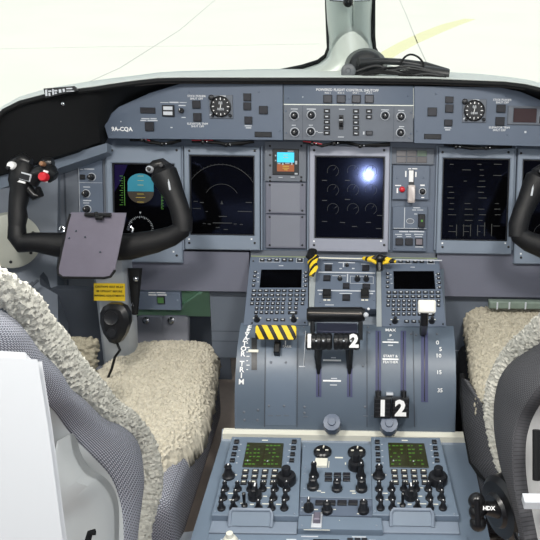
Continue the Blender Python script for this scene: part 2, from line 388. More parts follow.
# left wing panel
gl = gpanel('glareshield_control_unit', 'left blue-grey glareshield panel with white registration lettering and round clock cutout', [(109, 138.5), (105, 126), (110, 115), (119, 107), (150, 93), (181, 83.5), (283, 84.5), (283, 140)], 'panel', ref=(200, 110))
w = .004
gl.text('9A-CQA', 122.5, 129.2, 4.2, w, 'white', .03)
gl.box('annunciator', 141, 107.5, 156, 113.5, w, w+.003, 'bgrey', .001)
def pb(t, x0, y0, x1, y1, w, name='push_button', m='bgrey', h=.005):
    k = t.box(name, x0, y0, x1, y1, w, w+h, 'bkey', .0008)
    q = t.rect(x0, y0, x1, y1); e = .0018
    finish(G().box(q[0]+e, q[1]+e, q[2]-e, q[3]-e, w+h, w+h+.0006).bm, 'legend_lens', m, k); return k
pb(gl, 146, 122, 154.5, 131, w)
k = pb(gl, 163, 105, 175, 116.5, w, 'selector_window', 'bgrey')
q = gl.rect(164.5, 106.5, 173.5, 110); finish(G().box(*q, w+.0056, w+.0066).bm, 'legend_lens', 'soft', k)
q = gl.rect(164.5, 111.5, 173.5, 115); finish(G().box(*q, w+.0056, w+.0066).bm, 'legend_lens', 'soft', k)
gl.knob(182, 110.5, .006, .018, w, 'bar')
pb(gl, 193, 100.5, 201, 108.5, w); pb(gl, 194, 113, 202, 121.5, w)
gl.text('STICK PUSHER', 197, 96.2, 2.1, w); gl.text('SHUT OFF', 197, 98.8, 2.1, w)
gl.text('ELEVATOR TRIM', 198, 123.8, 2.1, w); gl.text('SHUT OFF', 198, 126.4, 2.1, w)
pb(gl, 244, 93.5, 251.5, 101, w); pb(gl, 244, 102.5, 251.5, 110, w); pb(gl, 245, 116.5, 252.5, 124, w)
pb(gl, 259.5, 106, 268, 114, w)
gl.box('annunciator', 255, 131.8, 272, 137, w, w+.003, 'bkey', .001)
gl.marks([(142, 118.2, 150, 119.2), (151, 118.2, 157, 119.2), (141, 120, 147, 121), (148, 120, 158, 121), (161, 102.2, 169, 102.8), (170, 101.8, 179, 103), (180, 102.2, 187, 102.8), (179, 105, 186, 106), (182, 117, 186, 117.8), (245, 125.3, 252, 126.3), (246, 127.3, 251.5, 128.3), (171, 127, 173, 128), (121, 121, 122, 122)], w)
gl.screw([(259, 92), (280, 131), (112, 134), (190, 92)], w, m='panel')
gr = gpanel('glareshield_control_unit', 'right blue-grey glareshield panel with a recessed course display window', [(414, 86), (500, 87.5), (520, 91.5), (545, 102), (580, 116), (598, 126), (600, 148), (414, 143)], 'panel', ref=(470, 115))
pb(gr, 427.5, 107.5, 436.5, 116, w); pb(gr, 445, 96.5, 453, 103, w); pb(gr, 445, 104.5, 453, 112.5, w); pb(gr, 444, 119.5, 452, 126, w)
pb(gr, 496, 104.5, 505, 112.5, w); pb(gr, 495, 117, 504, 125.5, w)
gr.box('annunciator', 424, 134, 441, 139, w, w+.003, 'bkey', .001)
gr.text('STICK PUSHER', 502, 100, 2.1, w); gr.text('SHUT OFF', 502, 102.6, 2.1, w)
gr.text('ELEVATOR TRIM', 499, 127.6, 2.1, w); gr.text('SHUT OFF', 499, 130.2, 2.1, w)
f = gr.part('window_frame', G().ring(gr.rect(507, 106, 545, 125), gr.rect(513, 108.5, 536, 122.5), w, w+.004), 'panel2')
q = gr.rect(513, 108.5, 536, 122.5); finish(G().box(*q, w, w+.0015).bm, 'window', mat('dark red-brown window', (62, 48, 50), .2), f)
gr.box('annunciator', 538, 116, 556, 124, w, w+.004, 'bkey', .001)
gr.marks([(508.5, 109, 509.5, 112), (508.5, 113.5, 509.5, 116.5), (508.5, 118, 509.5, 121), (444, 127.3, 451, 128.3), (445, 129.3, 450, 130.3), (524, 131, 526, 133)], w)
gr.screw([(436, 94), (506, 96), (507, 135), (417, 131), (409, 138)], w, m='panel')
# top strip of shut-off buttons
gs = gpanel('annunciator_strip', 'pale strip with four dark square shut-off buttons above the flight guidance panel', [(283.8, 84.5), (413.2, 86), (413.2, 105), (283.8, 103.8)], 'panel', ref=(345, 95)); gs.root['category'] = 'switch strip'
for x in (323.5, 337, 352, 365): pb(gs, x, 95, x+8.6, 103, w)
gs.text('POWERED FLIGHT CONTROL SHUTOFF', 347.5, 90.2, 2.6, w, 'white', .01)
for x, s in ((328, 'RUD 1'), (341, 'RUD 2'), (356, 'SPLR 1'), (369, 'SPLR 2')): gs.text(s, x, 93, 1.7, w)
gs.screw([(288, 98), (349.5, 99), (408, 96)], w, m='panel'); gs.marks([(302.5, 96.5, 303.5, 97.5)], w)
# flight guidance panel
gf = gpanel('flight_guidance_unit', 'central flight guidance panel with knobs and columns of small lit keys', [(283.8, 104.8), (413.2, 106), (413.2, 142), (283.8, 139.8)], 'panel2', w1=.005, ref=(345, 122))
w = .005
for x, y in ((294.5, 115.5), (295, 132), (311.5, 115), (311, 131.5), (385, 115.5), (401, 116.5), (400.5, 132.5)):
    u, v = gf.p(x, y); dl = gf.part('dial_ring', G().lathe(u, v, [(.0105, w), (.0105, w+.0004)], 20), 'soft')
    finish(G().lathe(u, v, [(.0092, w+.0004), (.0092, w+.0009)], 20).bm, 'dial_face', 'panel2', dl)
    gf.knob(x, y, .0066, .016, w+.0009, 'cap')
for x, ys in ((327, (111, 116.5, 122, 127.5, 132.8)), (356, (111.3, 117, 122.4, 128, 133.3)), (369, (111.3, 117))):
    for y in ys:
        k = pb(gf, x-3, y-2.1, x+3, y+2.1, w, 'key', 'bkey', .003)
        q = gf.rect(x-1.4, y-.6, x+1.4, y+.6); finish(G().box(*q, w+.0036, w+.0041).bm, 'legend', 'soft', k)
k = gf.box('pitch_wheel_slot', 339, 115, 343.5, 129.5, w, w+.001, 'bkey')
u, v = gf.p(341.2, 122); 
g = G(); bmesh.ops.create_cone(g.bm, segments=20, radius1=.012, radius2=.012, depth=.007, cap_ends=True, matrix=Matrix.Translation((u, v, w-.003)) @ Matrix.Rotation(R_(90), 4, 'Y')); finish(g.bm, 'pitch_wheel', 'bpl', k)
gf.marks([(339.3, 119.2, 343.2, 120.4)], w+.0088); pb(gf, 366, 130.8, 372.5, 135, w, 'key')
gf.marks([(363, 131.5, 364.5, 134.5), (291, 108.6, 298, 109.4), (307, 108.6, 316, 109.6), (339, 108.8, 345, 109.5), (338, 136.5, 344, 137.3), (381, 109.5, 389, 110.3), (398, 110, 404, 110.8), (292, 124.8, 296, 125.5), (309, 124.8, 313, 125.5), (315, 131, 318, 131.6), (318, 132.2, 323, 132.8), (399, 126.2, 404, 127)], w)
gf.screw([(286, 111), (286.5, 133), (411, 112.5), (411, 133.5)], w, m='panel')
gf.marks([(302.6, 105.5, 303, 139)], w, 'dark', name='seam'); gf.marks([(393.4, 107, 393.8, 140.5)], w, 'dark', name='seam')
# clocks
def clock(px, py, label, fr, w):
    t = T('clock', label, 'clock', fr, px, py, w, 'square-flanged clocks'); 
    t.box('flange', px-11.5, py-11.5, px+12, py+12, 0, .003, 'panel2', .0008)
    b = t.part('bezel', G().lathe(0, 0, [(.0235, .003), (.0235, .0075), (.0215, .0085), (.0205, .0075), (.0205, .005)], 32), 'bpl')
    d = t.part('dial', G().lathe(0, 0, [(.0205, .003), (.0205, .0055)], 32), 'bkey')
    g = G()
    for k in range(12):
        a = k*math.pi/6; r0 = .0165 if k % 3 else .0145
        c, s_ = math.sin(a), math.cos(a); p, q = Vector((c, s_)), Vector((s_, -c)); e = .0009
        g.prism([tuple(p*r0+q*e), tuple(p*.0195+q*e), tuple(p*.0195-q*e), tuple(p*r0-q*e)], .0055, .0058)
    finish(g.bm, 'hour_marks', 'white', d)
    for a, l in ((R_(8), .012), (R_(-170), .010)):
        c, s_ = math.sin(a), math.cos(a); g = G().prism([(-s_*.0008, c*.0008), (s_*.0008, -c*.0008), (c*l, s_*l)], .006, .0064); finish(g.bm, 'hand', 'white', d)
    bm = text_bm('88', .009); bmesh.ops.transform(bm, matrix=Matrix.Translation((0, .0075, .0059)), verts=bm.verts); finish(bm, 'digits', 'soft', d, False)
    bm = text_bm('88:88', .007); bmesh.ops.transform(bm, matrix=Matrix.Translation((0, -.006, .0059)), verts=bm.verts); finish(bm, 'digits', 'soft', d, False)
    for x, y, r in ((-9.3, -8.8, .0058), (9.5, 9, .0035), (-8, 9, .003)): t.knob(px+x, py+y, r, .008, .003, 'cap', point=False)
    for q_ in ((px-1, py-11, px+5, py-9.8), (px-11, py+7.5, px-9, py+9), (px-2, py+10, px, py+11)): t.marks([q_], .003)
clock(221, 106.5, 'square-flanged clock on the left glareshield panel, near the registration lettering', GP, .004)
clock(474, 110.5, 'square-flanged clock on the right glareshield panel, near the red-brown display window', GP, .004)
# cable looms hanging in the gap below the glareshield
def loom(label, pts, red=False):
    r = bpy.data.objects.new('cable_loom', None); COL.objects.link(r); r.location = W(pts[0][0], pts[0][1], 1.70); tag(r, label, 'cable bundle', 'cable looms under the glareshield')
    bpy.context.view_layer.update(); off = r.location
    for k in range(3):
        P = [W(x, y+random.uniform(-.9, .9)+k*.5, 1.70+random.uniform(-.004, .004))-off for x, y in pts]
        finish(G().tube(P, .0028, 6).bm, 'cable', 'black', r)
    if red: finish(G().tube([W(x, y-.8, 1.692)-off for x, y in pts[:3]], .0014, 6).bm, 'cable', 'redwire', r, label='red wire')
    for q in pts[1:-1:2]:
        finish(G().ball(W(q[0], q[1]+1, 1.69)-off, .005, 8).bm, 'connector', 'bpl', r)
        finish(G().ball(W(q[0]+4, q[1]+.6, 1.687)-off, .0022, 8).bm, 'ferrule', 'chrome', r)
loom('black cable loom showing above the left attitude display', [(130, 138.5), (142, 139), (150, 141.5), (162, 143), (172, 141.5), (181, 139.5)], True)
loom('black cable loom with a red wire above the left dark map display', [(192, 141), (203, 141), (213, 141), (226, 143.5), (240, 143), (254, 141)], True)
loom('black cable loom above the central engine display', [(303, 142), (312, 143), (322, 145), (334, 142.5), (346, 142), (360, 145), (376, 144.5), (390, 143)], True)
loom('black cable loom above the dark display right of the gear lever', [(444, 143.5), (456, 146), (472, 147), (486, 147), (500, 146), (512, 145)])

# ================================================================ MAIN PANEL
PN = Fr(W(349, 200, 1.76), tilt=17.4)
mp = T('instrument_panel', 'main blue-grey instrument panel spanning the cockpit behind the control wheels', 'instrument panel', PN, 349, 210)
mp.part('panel_body', G().box(*mp.rect(107, 134, 640, 252), -.05, -.004), 'panel')
mp.part('side_section', G().prism(mp.poly([(56, 160), (107, 140), (107, 291), (56, 291)]), -.05, -.002), 'panel2')
mp.part('knee_panel', G().box(*mp.rect(107.5, 251, 249, 291), -.045, -.001, .001), 'knee')
mp.part('knee_panel', G().box(*mp.rect(250, 251, 436, 268), -.05, -.006, .001), 'panel2')
mp.part('knee_panel', G().box(*mp.rect(436.5, 254, 640, 298), -.045, -.001, .001), 'knee')
for x in (107.5, 183.5, 262, 308.4, 390, 436, 513.5): mp.part('divider_rib', G().box(*mp.rect(x-.8, 146, x+.8, 250), -.004, .006, .0008), 'bezel')
mp.part('seam', G().box(*mp.rect(65, 160, 66.5, 290), -.002, 0), 'dark')
# trim sill under the left black hood
sill = [[W(-40, 192, 1.66), W(0, 176, 1.68), W(50, 160, 1.69), (W(107, 143, 1.68))], [W(-40, 210, 1.67), W(0, 189, 1.69), W(50, 171, 1.7), W(107, 152, 1.70)], [W(-40, 214, 1.71), W(0, 193, 1.72), W(50, 175, 1.73), W(107, 155, 1.72)]]
o = finish(G().solid(sill, [[p+Fv*.03 for p in r] for r in sill]).bm, 'side_sill', 'bezel'); tag(o, 'light blue-grey sloping sill below the black left end of the glareshield', 'sill')
# display units
def display(name, label, x0, y0, x1, y1, sx0, sy0, sx1, sy1, m='bezel', gm='screen'):
    t = T(name, label, 'display', PN, (sx0+sx1)/2, (sy0+sy1)/2)
    q = t.rect(sx0, sy0, sx1, sy1)
    b = t.part('bezel', G().ring(t.rect(x0, y0, x1, y1), q, -.004, .012), m)
    t.part('inner_lip', G().ring(q, (q[0]+.003, q[1]+.003, q[2]-.003, q[3]-.003), 0, .008), 'bkey')
    s = t.box('screen', sx0, sy0, sx1, sy1, -.004, .003, gm)
    for x in (x0+5, x1-5):
        for y in (y0+4.5, y1-7): t.screw([(x, y)], .012, .003, 'bpl', b)
    for x in (x0+4, x1-9): t.marks([(x, y1-11.5, x+1.6, y1-10)], .012, 'white', b, 'light_sensor')
    t.s = s; return t
D = .003
def arc(g, cx, cy, r, a0, a1, th=.0009, w0=D, n=18, t=.0004):
    for k in range(n):
        a, b = R_(a0+(a1-a0)*k/n), R_(a0+(a1-a0)*(k+1)/n)
        g.prism([(cx+math.cos(a)*r, cy+math.sin(a)*r), (cx+math.cos(a)*(r+th), cy+math.sin(a)*(r+th)), (cx+math.cos(b)*(r+th), cy+math.sin(b)*(r+th)), (cx+math.cos(b)*r, cy+math.sin(b)*r)], w0, w0+t)
    return g
# left primary flight display
t = display('display_unit', 'left display lit with a blue and black attitude picture, behind the control wheel', 108.5, 146, 183, 262, 114, 163.5, 176, 243)
s = t.s; px = lambda x, y: t.p(x, y)
c = px(141, 184); r = .031; hv = px(141, 191.5)[1]
pts = [(c[0]+r*math.cos(R_(a)), c[1]+r*.8*math.sin(R_(a))) for a in range(-10, 191, 10)]
finish(G().prism([(c[0]+r, hv)]+pts+[(c[0]-r, hv)], D, D+.0003).bm, 'sky_half', 'teal', s)
pts = [(c[0]+r*math.cos(R_(a)), hv-.0005+.9*r*math.sin(R_(a))) for a in range(180, 361, 15)]
finish(G().prism(pts, D, D+.0003).bm, 'ground_half', 'dimbrown', s)
g = G()
for k, y in enumerate((194, 197.5, 202)): u, v = px(141, y); g.box(u-.008-.003*(k % 2), v-.0005, u+.008+.003*(k % 2), v+.0005, D+.0004, D+.0008)
for y in (176, 180.5, 185): u, v = px(141, y); g.box(u-.007, v-.0004, u+.007, v+.0004, D+.0004, D+.0008)
finish(g.bm, 'pitch_ladder', 'glowyel', s)
g = G()
for k in range(13):
    u, v = px(123.5, 176+k*2.4); g.box(u-.004 if k % 2 else u-.008, v-.0004, u, v+.0004, D, D+.0004)
u, v = px(125, 191); g.box(u-.0006, v-.034, u+.0004, v+.034, D, D+.0004)
finish(g.bm, 'speed_tape_lines', 'glowgreen', s)
g = G()
for k in range(13): u, v = px(161.5, 192+k*1.4); g.box(u, v-.0004, u+(.003 if k % 2 else .006), v+.0004, D, D+.0004)
finish(g.bm, 'height_tape_lines', 'glowgreen', s)
cx_, cy_ = px(141, 229); g = G()
for k in range(24):
    a = R_(-5+k*190/23); p, q = Vector((math.cos(a), math.sin(a))), Vector((-math.sin(a), math.cos(a))); r0 = .0275 if k % 3 else .0255
    g.prism([tuple(Vector((cx_, cy_))+p*rr+q*e) for rr, e in ((r0, .0005), (.031, .0005), (.031, -.0005), (r0, -.0005))], D, D+.0004)
g.prism([(cx_, cy_+.036), (cx_-.0025, cy_+.041), (cx_+.0025, cy_+.041)], D, D+.0004)
finish(g.bm, 'compass_rose', 'glowwhite', s)
finish(G().prism(t.poly([(115, 164.5), (128, 164.5), (122, 180), (115, 192)]), D, D+.0002).bm, 'reflection_tint', 'purple', s, label='purple reflection painted in the screen corner')  # reflection in the glass, painted as a faintly glowing purple patch
# left multifunction display
t = display('display_unit', 'dark map display with faint range arcs, right of the left attitude display', 185.5, 146.5, 260.5, 249.5, 190.5, 155.5, 255, 235)
cx_, cy_ = t.p(222, 202); g = G(); arc(g, cx_, cy_, .042, 30, 150); finish(g.bm, 'inner_range_arc', 'dim', t.s); g = G(); arc(g, cx_, cy_, .088, 32, 148, n=30)
for k in range(20):
    a = R_(34+k*6); p, q = Vector((math.cos(a), math.sin(a))), Vector((-math.sin(a), math.cos(a)))
    g.prism([tuple(Vector((cx_, cy_))+p*rr+q*e) for rr, e in ((.088, .0005), (.091, .0005), (.091, -.0005), (.088, -.0005))], D, D+.0004)
finish(g.bm, 'outer_range_arc', 'dim', t.s); g = G(); g.prism([(cx_, cy_+.004), (cx_-.003, cy_-.005), (cx_+.003, cy_-.005)], D, D+.0004); finish(g.bm, 'aircraft_symbol', 'dim', t.s)
for x0, y0, x1 in ((194, 201, 198), (200, 202, 204), (246, 202, 252), (193, 208, 201), (206, 211, 208), (238, 211, 252), (219, 216, 227), (203, 223, 206), (208, 223.5, 211), (213, 222.5, 232), (216, 227, 220), (224, 229, 228), (234, 223.5, 237), (240, 224, 243)):
    q = t.rect(x0, y0, x1, y0+.8); finish(G().box(*q, D, D+.0004).bm, 'data_line', 'dim', t.s)
# standby instrument column
t = T('standby_display', 'small lit standby attitude display with bright blue sky and brown ground', 'display', PN, 286, 162)
b = t.box('faceplate', 265, 141.5, 306.5, 181.5, 0, .006, 'panel2', .001)
s = t.box('screen', 273, 149, 299, 175, .006, .009, 'bpl', .001)
q = t.rect(277.5, 152.5, 294.5, 162.5); finish(G().box(*q, .009, .0093).bm, 'sky_half', 'cyan', s)
q = t.rect(277.5, 164.5, 294.5, 171.5); finish(G().box(*q, .009, .0093).bm, 'ground_half', 'glowbrown', s)
g = G()
for x0, y0, x1, y1 in ((275.5, 155, 276.8, 156.5), (275.5, 160, 276.8, 161.2), (278, 163, 281, 164.2), (282.5, 163, 284, 165), (285.5, 163, 290, 164), (291.5, 162.5, 293, 165), (295.5, 161, 297.5, 164.5), (295, 173, 298, 174.6), (288, 151, 294, 151.8), (279, 177, 283, 178), (291, 176.6, 295, 177.8)): finish(G().box(*t.rect(x0, y0, x1, y1), .0093, .0096).bm, 'white_symbol', 'glowwhite', s)
g = G()
for y in (166, 168, 169.6): g.box(*t.rect(283+y % 2, y, 289.5-y % 2, y+.6), .0093, .0096)
for y in (155, 157.5): g.box(*t.rect(284, y, 288.5, y+.5), .0093, .0096)
finish(g.bm, 'pitch_lines', 'glowyel', s)
t.screw([(270.5, 146), (301.5, 146), (270.5, 177.3), (301.5, 177), (270.5, 181), (301.5, 180.6), (270.5, 155), (270.5, 165.5)], .006, .0028, 'bpl')
for y0, y1, nm in ((182.5, 213.5, 'upper'), (214.5, 248, 'lower')):
    t = T('blanking_plate', nm+' of two blank grey plates under the small standby display', 'blank plate', PN, 286, (y0+y1)/2, group=None)
    b = t.box('plate', 266, y0, 306, y1, 0, .005, 'knee', .001)
    t.box('raised_field', 271, y0+1, 300, y1-1.5, .005, .0056, 'pale', .0002)
    t.screw([(270, y0+2.5), (302.5, y0+2.5), (270, y1-3), (302.5, y1-3)], .005, .0026, 'bpl')
# engine display
t = display('display_unit', 'central engine display with silver bezel below the flight guidance panel', 309.5, 146, 389, 251.5, 315, 156.5, 384, 238.5, 'silver')
g = G()
for cx0 in (333, 353, 371):
    for cy0 in (171, 190, 209):
        g = G(); u, v = t.p(cx0, cy0); arc(g, u, v, .013, -60, 200, .0007, n=12)
        for a in (random.uniform(20, 60),): g.prism([(u, v), (u+.011*math.cos(R_(a)), v+.011*math.sin(R_(a))), (u+.011*math.cos(R_(a+7)), v+.011*math.sin(R_(a+7)))], D, D+.0004)
        finish(g.bm, 'engine_dial', 'dim', t.s)
for x, y in ((322, 180), (322, 200), (322, 221), (340, 222), (352, 226), (366, 222), (376, 228), (345, 180), (345, 199), (377, 215)): finish(G().box(*t.rect(x, y, x+5, y+.8), D, D+.0004).bm, 'data_line', 'dim', t.s)
# landing gear column
t = T('gear_indicator_block', 'block of dim gear annunciator windows above the gear lever', 'annunciator', PN, 412, 156)
t.box('faceplate', 391.5, 148, 434, 164.5, 0, .004, 'panel2', .001)
for i in range(3):
    for j in range(2):
        x = 396.5+i*10.3; y = 150.5+j*6.5; t.box('indicator_window', x, y, x+9.5, y+5.8, .004, .0055, mat('dim window', (96, 92, 92), .25) if not (i == 2 and j == 0) else mat('dim window green', (90, 108, 90), .25), .0005)
t = T('landing_gear_unit', 'landing gear panel with a white lever knob and small red button', 'control panel', PN, 411, 183)
f = t.box('faceplate', 392.5, 165.5, 429, 199.5, 0, .007, 'panel', .001)
t.box('lever_slot', 408.5, 170, 414, 196, .007, .0075, 'bpl')
lv = t.box('gear_lever', 407.3, 185, 414.5, 202.5, .0075, .030, mat('gear knob', (196, 186, 182), .3), .003, r=.003)
t.box('slot_legend', 408.7, 170.5, 413.2, 182, .008, .0095, 'white', .0004)
for q_ in ([(405, 171, 406.3, 177), (415, 172, 416.3, 177), (408, 168.3, 411, 169.3), (412, 168.3, 417, 169.3)], [(395, 185, 401, 186), (396.5, 188, 398, 193)], [(420, 184.5, 424.5, 186)], [(421, 197, 424, 198)]): t.marks(q_, .007, 'white')
t.knob(402, 189.5, .006, .009, .007, 'cap', m='red', name='warning_lamp', point=False)
u, v = t.p(422.3, 191.5); r_ = t.part('dial_ring', G().lathe(u, v, [(.0085, .007), (.0085, .0075)], 20), 'soft'); t.knob(422.3, 191.5, .006, .010, .0075, 'cap', point=False)
t.screw([(397, 178), (423, 178)], .007, m='panel')
t = T('switch_unit', 'small switch panel under the gear lever with a green-lit guarded switch', 'control panel', PN, 411, 217)
t.box('faceplate', 392.5, 206.5, 427, 229, 0, .006, 'panel', .001)
t.marks([(404, 207.5, 404.7, 228.5), (413, 207.3, 420, 208.2), (412, 209.5, 416, 210.3), (417, 209.5, 423, 210.3), (414, 213.5, 417, 214.3), (393.5, 228, 426, 228.5)], .006)
u, v = t.p(410, 221); t.part('dial_ring', G().lathe(u, v, [(.0095, .006), (.0095, .0064)], 18, sy=.7), 'soft'); t.part('fuel_cap', G().lathe(u, v, [(.0085, .006), (.0085, .0068)], 18, sy=.66), 'panel2')
k = t.box('guarded_switch', 418, 214, 424.5, 227, .006, .016, 'bpl', .001); q = t.rect(420.5, 219.5, 422.3, 221.5); finish(G().box(*q, .016, .0165).bm, 'lamp', 'glowgreen', k)
t = T('switch_unit', 'lowest panel of the gear lever column, with three square buttons in a row', 'control panel', PN, 409, 240)
t.box('faceplate', 392.5, 230, 426, 251, 0, .006, 'panel', .001)
for x, m_ in ((395.5, 'bgrey'), (405, 'bgrey'), (415, mat('pinkish lens', (120, 112, 118), .3))): pb(t, x, 238, x+7.5, 245, .006, 'push_button', m_)
t.marks([(399, 230.8, 408, 232), (409, 230.8, 424, 232), (395, 233.8, 402, 234.7), (405, 233.8, 411, 234.7), (414, 233.8, 423, 234.7), (397, 236, 402, 236.7), (406, 236, 411, 236.7), (415, 236, 422, 236.7), (415, 246.3, 423, 247.2)], .006)
t.screw([(395, 248), (423, 249)], .006, m='panel')
# right displays
t = display('display_unit', 'dark display with faint columns of text, right of the gear lever column', 437, 148, 512.5, 253.5, 441.5, 158.5, 508, 240.5)
g = G()
for j in range(13):
    for i in range(4):
        if random.random() < .75:
            x = 447+i*15+random.uniform(0, 3); y = 164+j*5.6; g.box(*t.rect(x, y, x+random.uniform(3, 9), y+.6), D, D+.0003)
for i in range(6): g.box(*t.rect(456+i*7, 222+random.uniform(0, 3), 456.7+i*7, 236), D, D+.0003)
finish(g.bm, 'page_markings', mat('very dim symbols', (44, 46, 44), .5, emit=.05), t.s)
t = display('display_unit', 'right-hand dark display partly covered by the right control wheel', 515, 149, 592, 264, 520.5, 160, 586, 243)
g = G(); u, v = t.p(545, 235); arc(g, u, v, .028, 60, 175, .0008); finish(g.bm, 'compass_rose', 'dim', t.s)
# left small switch column
t = T('switch_unit', 'narrow column of round knobs between the left wall and the lit left display', 'control panel', PN, 91, 190)
t.box('faceplate', 79.5, 157, 103.5, 229, 0, .005, 'panel', .001)
t.box('push_button', 81, 174.5, 86, 179.5, .005, .009, 'bkey', .001)
for x, y in ((92.5, 177), (87, 193.5), (88, 209)):
    u, v = t.p(x, y); t.part('dial_ring', G().lathe(u, v, [(.0098, .005), (.0098, .0054)], 20), 'soft'); t.part('dial_face', G().lathe(u, v, [(.0084, .0054), (.0084, .0058)], 20), 'panel'); t.knob(x, y, .007, .016, .0058, 'cap')
t.marks([(81, 169, 84, 169.8), (85, 168.6, 95, 169.6), (84, 186.6, 91, 187.4), (84, 200, 92, 201), (84, 202.5, 90, 203.3), (80, 182.5, 103, 182.8), (80, 160, 80.4, 227)], .005)
# lower little switch plate
FW = Fr((0, 1.60, .66), tilt=8)
t = T('switch_plate', 'small plate with one green-lensed switch under the left knee panel', 'switch plate', FW, 158, 300)
t.box('faceplate', 136, 292, 181, 309.5, -.01, .004, 'panel', .001)
k = pb(t, 158, 295.5, 165.5, 302.5, .004, 'push_button', mat('green lens', (66, 104, 60), .3), .006)
t.marks([(149, 291.8, 156, 292.6), (157, 291.8, 166, 292.6), (149, 294, 157, 294.8), (158, 294, 167, 294.8)], .004, 'white')
t.screw([(139.5, 298.5), (178, 299.5)], .004, m='bezel')
# lower structure behind the knees
t = T('pedestal_side_cover', 'tall grey cover panel closing the footwell beside the left of the pedestal', 'cover panel', FW, 230, 320, -.03)
f = t.box('cover', 211, 292, 252, 358, -.03, 0, 'side', .001)
t.marks([(211.5, 296, 249, 296.6), (211.5, 331, 247, 331.6), (211.5, 341, 247, 341.5)], 0, 'dark', name='ridge')
t = T('pedestal_side_cover', 'grey cover panel closing the footwell right of the pedestal, by the right seat', 'cover panel', FW, 460, 330, -.03)
f = t.box('cover', 436, 296, 545, 366, -.03, 0, 'side', .001)
t.marks([(444, 350, 461, 350.8)], 0, 'soft', name='ridge')
BK = Fr((0, 1.80, .6), tilt=0)
t = T('bulkhead_panel', 'green primed bulkhead patch seen under the left knee panel', 'bulkhead', BK, 190, 305)
t.box('plate', 134, 288, 214, 316, -.01, 0, 'green'); 
t.part('lower_panel', G().box(-.12, -.62, .1, t.p(190, 317)[1], -.005, .0), 'side'); t.part('stiffener', G().prism(t.poly([(180, 305), (200, 291), (203, 291), (183, 308)]), 0, .02), 'green')
t = T('bulkhead_panel', 'green and white ducting seen under the right knee panel', 'ducting', FW, 515, 302, 0)
t.box('duct', 488, 299.5, 560, 307, 0, .02, mat('pale green duct', (118, 132, 122), .5, 0, .3, 60), .003)
for x in (495, 507, 523): t.box('clamp', x, 299.5, x+1.6, 306.5, .02, .023, 'soft', .001)
# rudder pedals
def pedal(x0, label):
    t = T('rudder_pedal', label, 'pedal', Fr((0, 1.72, .5), tilt=20), x0+14, 330)
    q = t.rect(x0, 315, x0+27, 345); t.part('foot_plate', G().rbox(*q, 0, .02, .012, .003), mat('pedal grey', (140, 142, 152), .4))
    t.part('pedal_arm', G().box(-.008, q[1]-.42, .008, q[1]+.01, -.02, 0), 'dark')
    u, v = t.p(x0+11, 319); t.part('pivot_pin', G().lathe(u, v, [(.009, .02), (.009, .03), (.004, .032), (.004, .036), (0, .036)], 14), 'chrome')
pedal(138, 'grey rudder pedal with chrome pin beside the left control column'); pedal(163, 'grey rudder pedal nearer the pedestal, next to the pedal beside the column')
# dark lower panel left of the column and round plate on the side wall
t = T('side_footwell_panel', 'dark slate footwell panel below the left end of the instrument panel', 'panel', Fr((0, 1.58, .5), tilt=-6), 90, 340)
t.part('cover', G().prism(t.poly([(40, 276), (50, 289), (112, 292), (108, 345), (106, 450), (40, 450)]), -.02, 0), 'dark')
t.marks([(56, 289.5, 57, 400)], 0, 'bkey', name='seam')
dx = Vector((.23, 2.68, 0)).normalized(); WLf = Fr((-.69+.0, 1.98, .6), V=(0, 0, 1), X=dx)
def wl(px, py): return WLf.hit(px, py)
t = T('round_cover_plate', 'round ivory cover plate screwed to the left side wall behind the control wheel', 'cover plate', WLf, 18, 240)
sw = Fr(W(12, 241, 1.675), V=(0, .2, .98), X=(.80, .6, -.12))
t.root.matrix_world = sw.mat(0, 0, 0)
t.part('plate', G().lathe(0, 0, [(.062, -.03), (.062, .004), (.058, .007), (.02, .007), (0, .007)], 40), mat('round plate ivory', (186, 188, 178), .5, 0, .05, 10))
for a in range(20, 380, 60):
    g = G().lathe(.047*math.cos(R_(a)), .047*math.sin(R_(a)), [(.0035, .007), (.0035, .0085), (0, .0085)], 8); t.part('screw', g, 'bkey')
# side console slab that carries the plate
sc_pts = [[W(-60, 186, 1.66), W(0, 180, 1.69), W(58, 165, 1.74)], [W(-60, 290, 1.64), W(0, 274, 1.69), W(57, 262, 1.76)], [W(-60, 460, 1.56), W(0, 440, 1.60), W(60, 430, 1.66)]]
o = finish(G().solid(sc_pts, [[p+Fv*.06 for p in r] for r in sc_pts]).bm, 'side_console', 'side'); tag(o, 'blue-grey side console lining left of the instrument panel', 'side console')
for i in range(3): finish(G().tube([W(20+i*5, 292-i*2, 1.68), W(28+i*5, 284-i*2, 1.69)], .003, 6).bm, 'vent_slot', 'dark', o)
# ================================================================ PEDESTAL
CDA = Vector((0, 1.62, .762)); CDB = Vector((0, 1.466, .663))
CD = Fr((0, 1.466, .663), V=(CDA-CDB))
PTC, PE = Vector((0, 1.352, .632)), Vector((0, 1.320, .482))
NP = 28
PROF = [CDB*((1-i/NP)**2) + PTC*(2*(1-i/NP)*(i/NP)) + PE*((i/NP)**2) for i in range(NP+1)]
def arcfr(px, py):
    "frame tangent to the curved quadrant face where the sight line meets it"
    r = ray(px, py); best = None
    for a, b in zip(PROF, PROF[1:]):
        V = (a-b).normalized(); N = Vector((1, 0, 0)).cross(V)
        t = (b-CAM).dot(N)/r.dot(N); p = CAM+r*t; s_ = (p-b).dot(V)
        L = (a-b).length
        if -1e-6 <= s_ <= L+1e-6: return Fr((p.x, p.y, p.z), V=V), p
        dd = min(abs(s_), abs(s_-L))
        if best is None or dd < best[0]: best = (dd, Fr((p.x, p.y, p.z), V=V), p)
    return best[1], best[2]
def arcpt(x, y, h=0):
    "point above the curve profile; y given as pixel row at that x"
    f, p = arcfr(x, y); return p + f.N*h
HW = .238
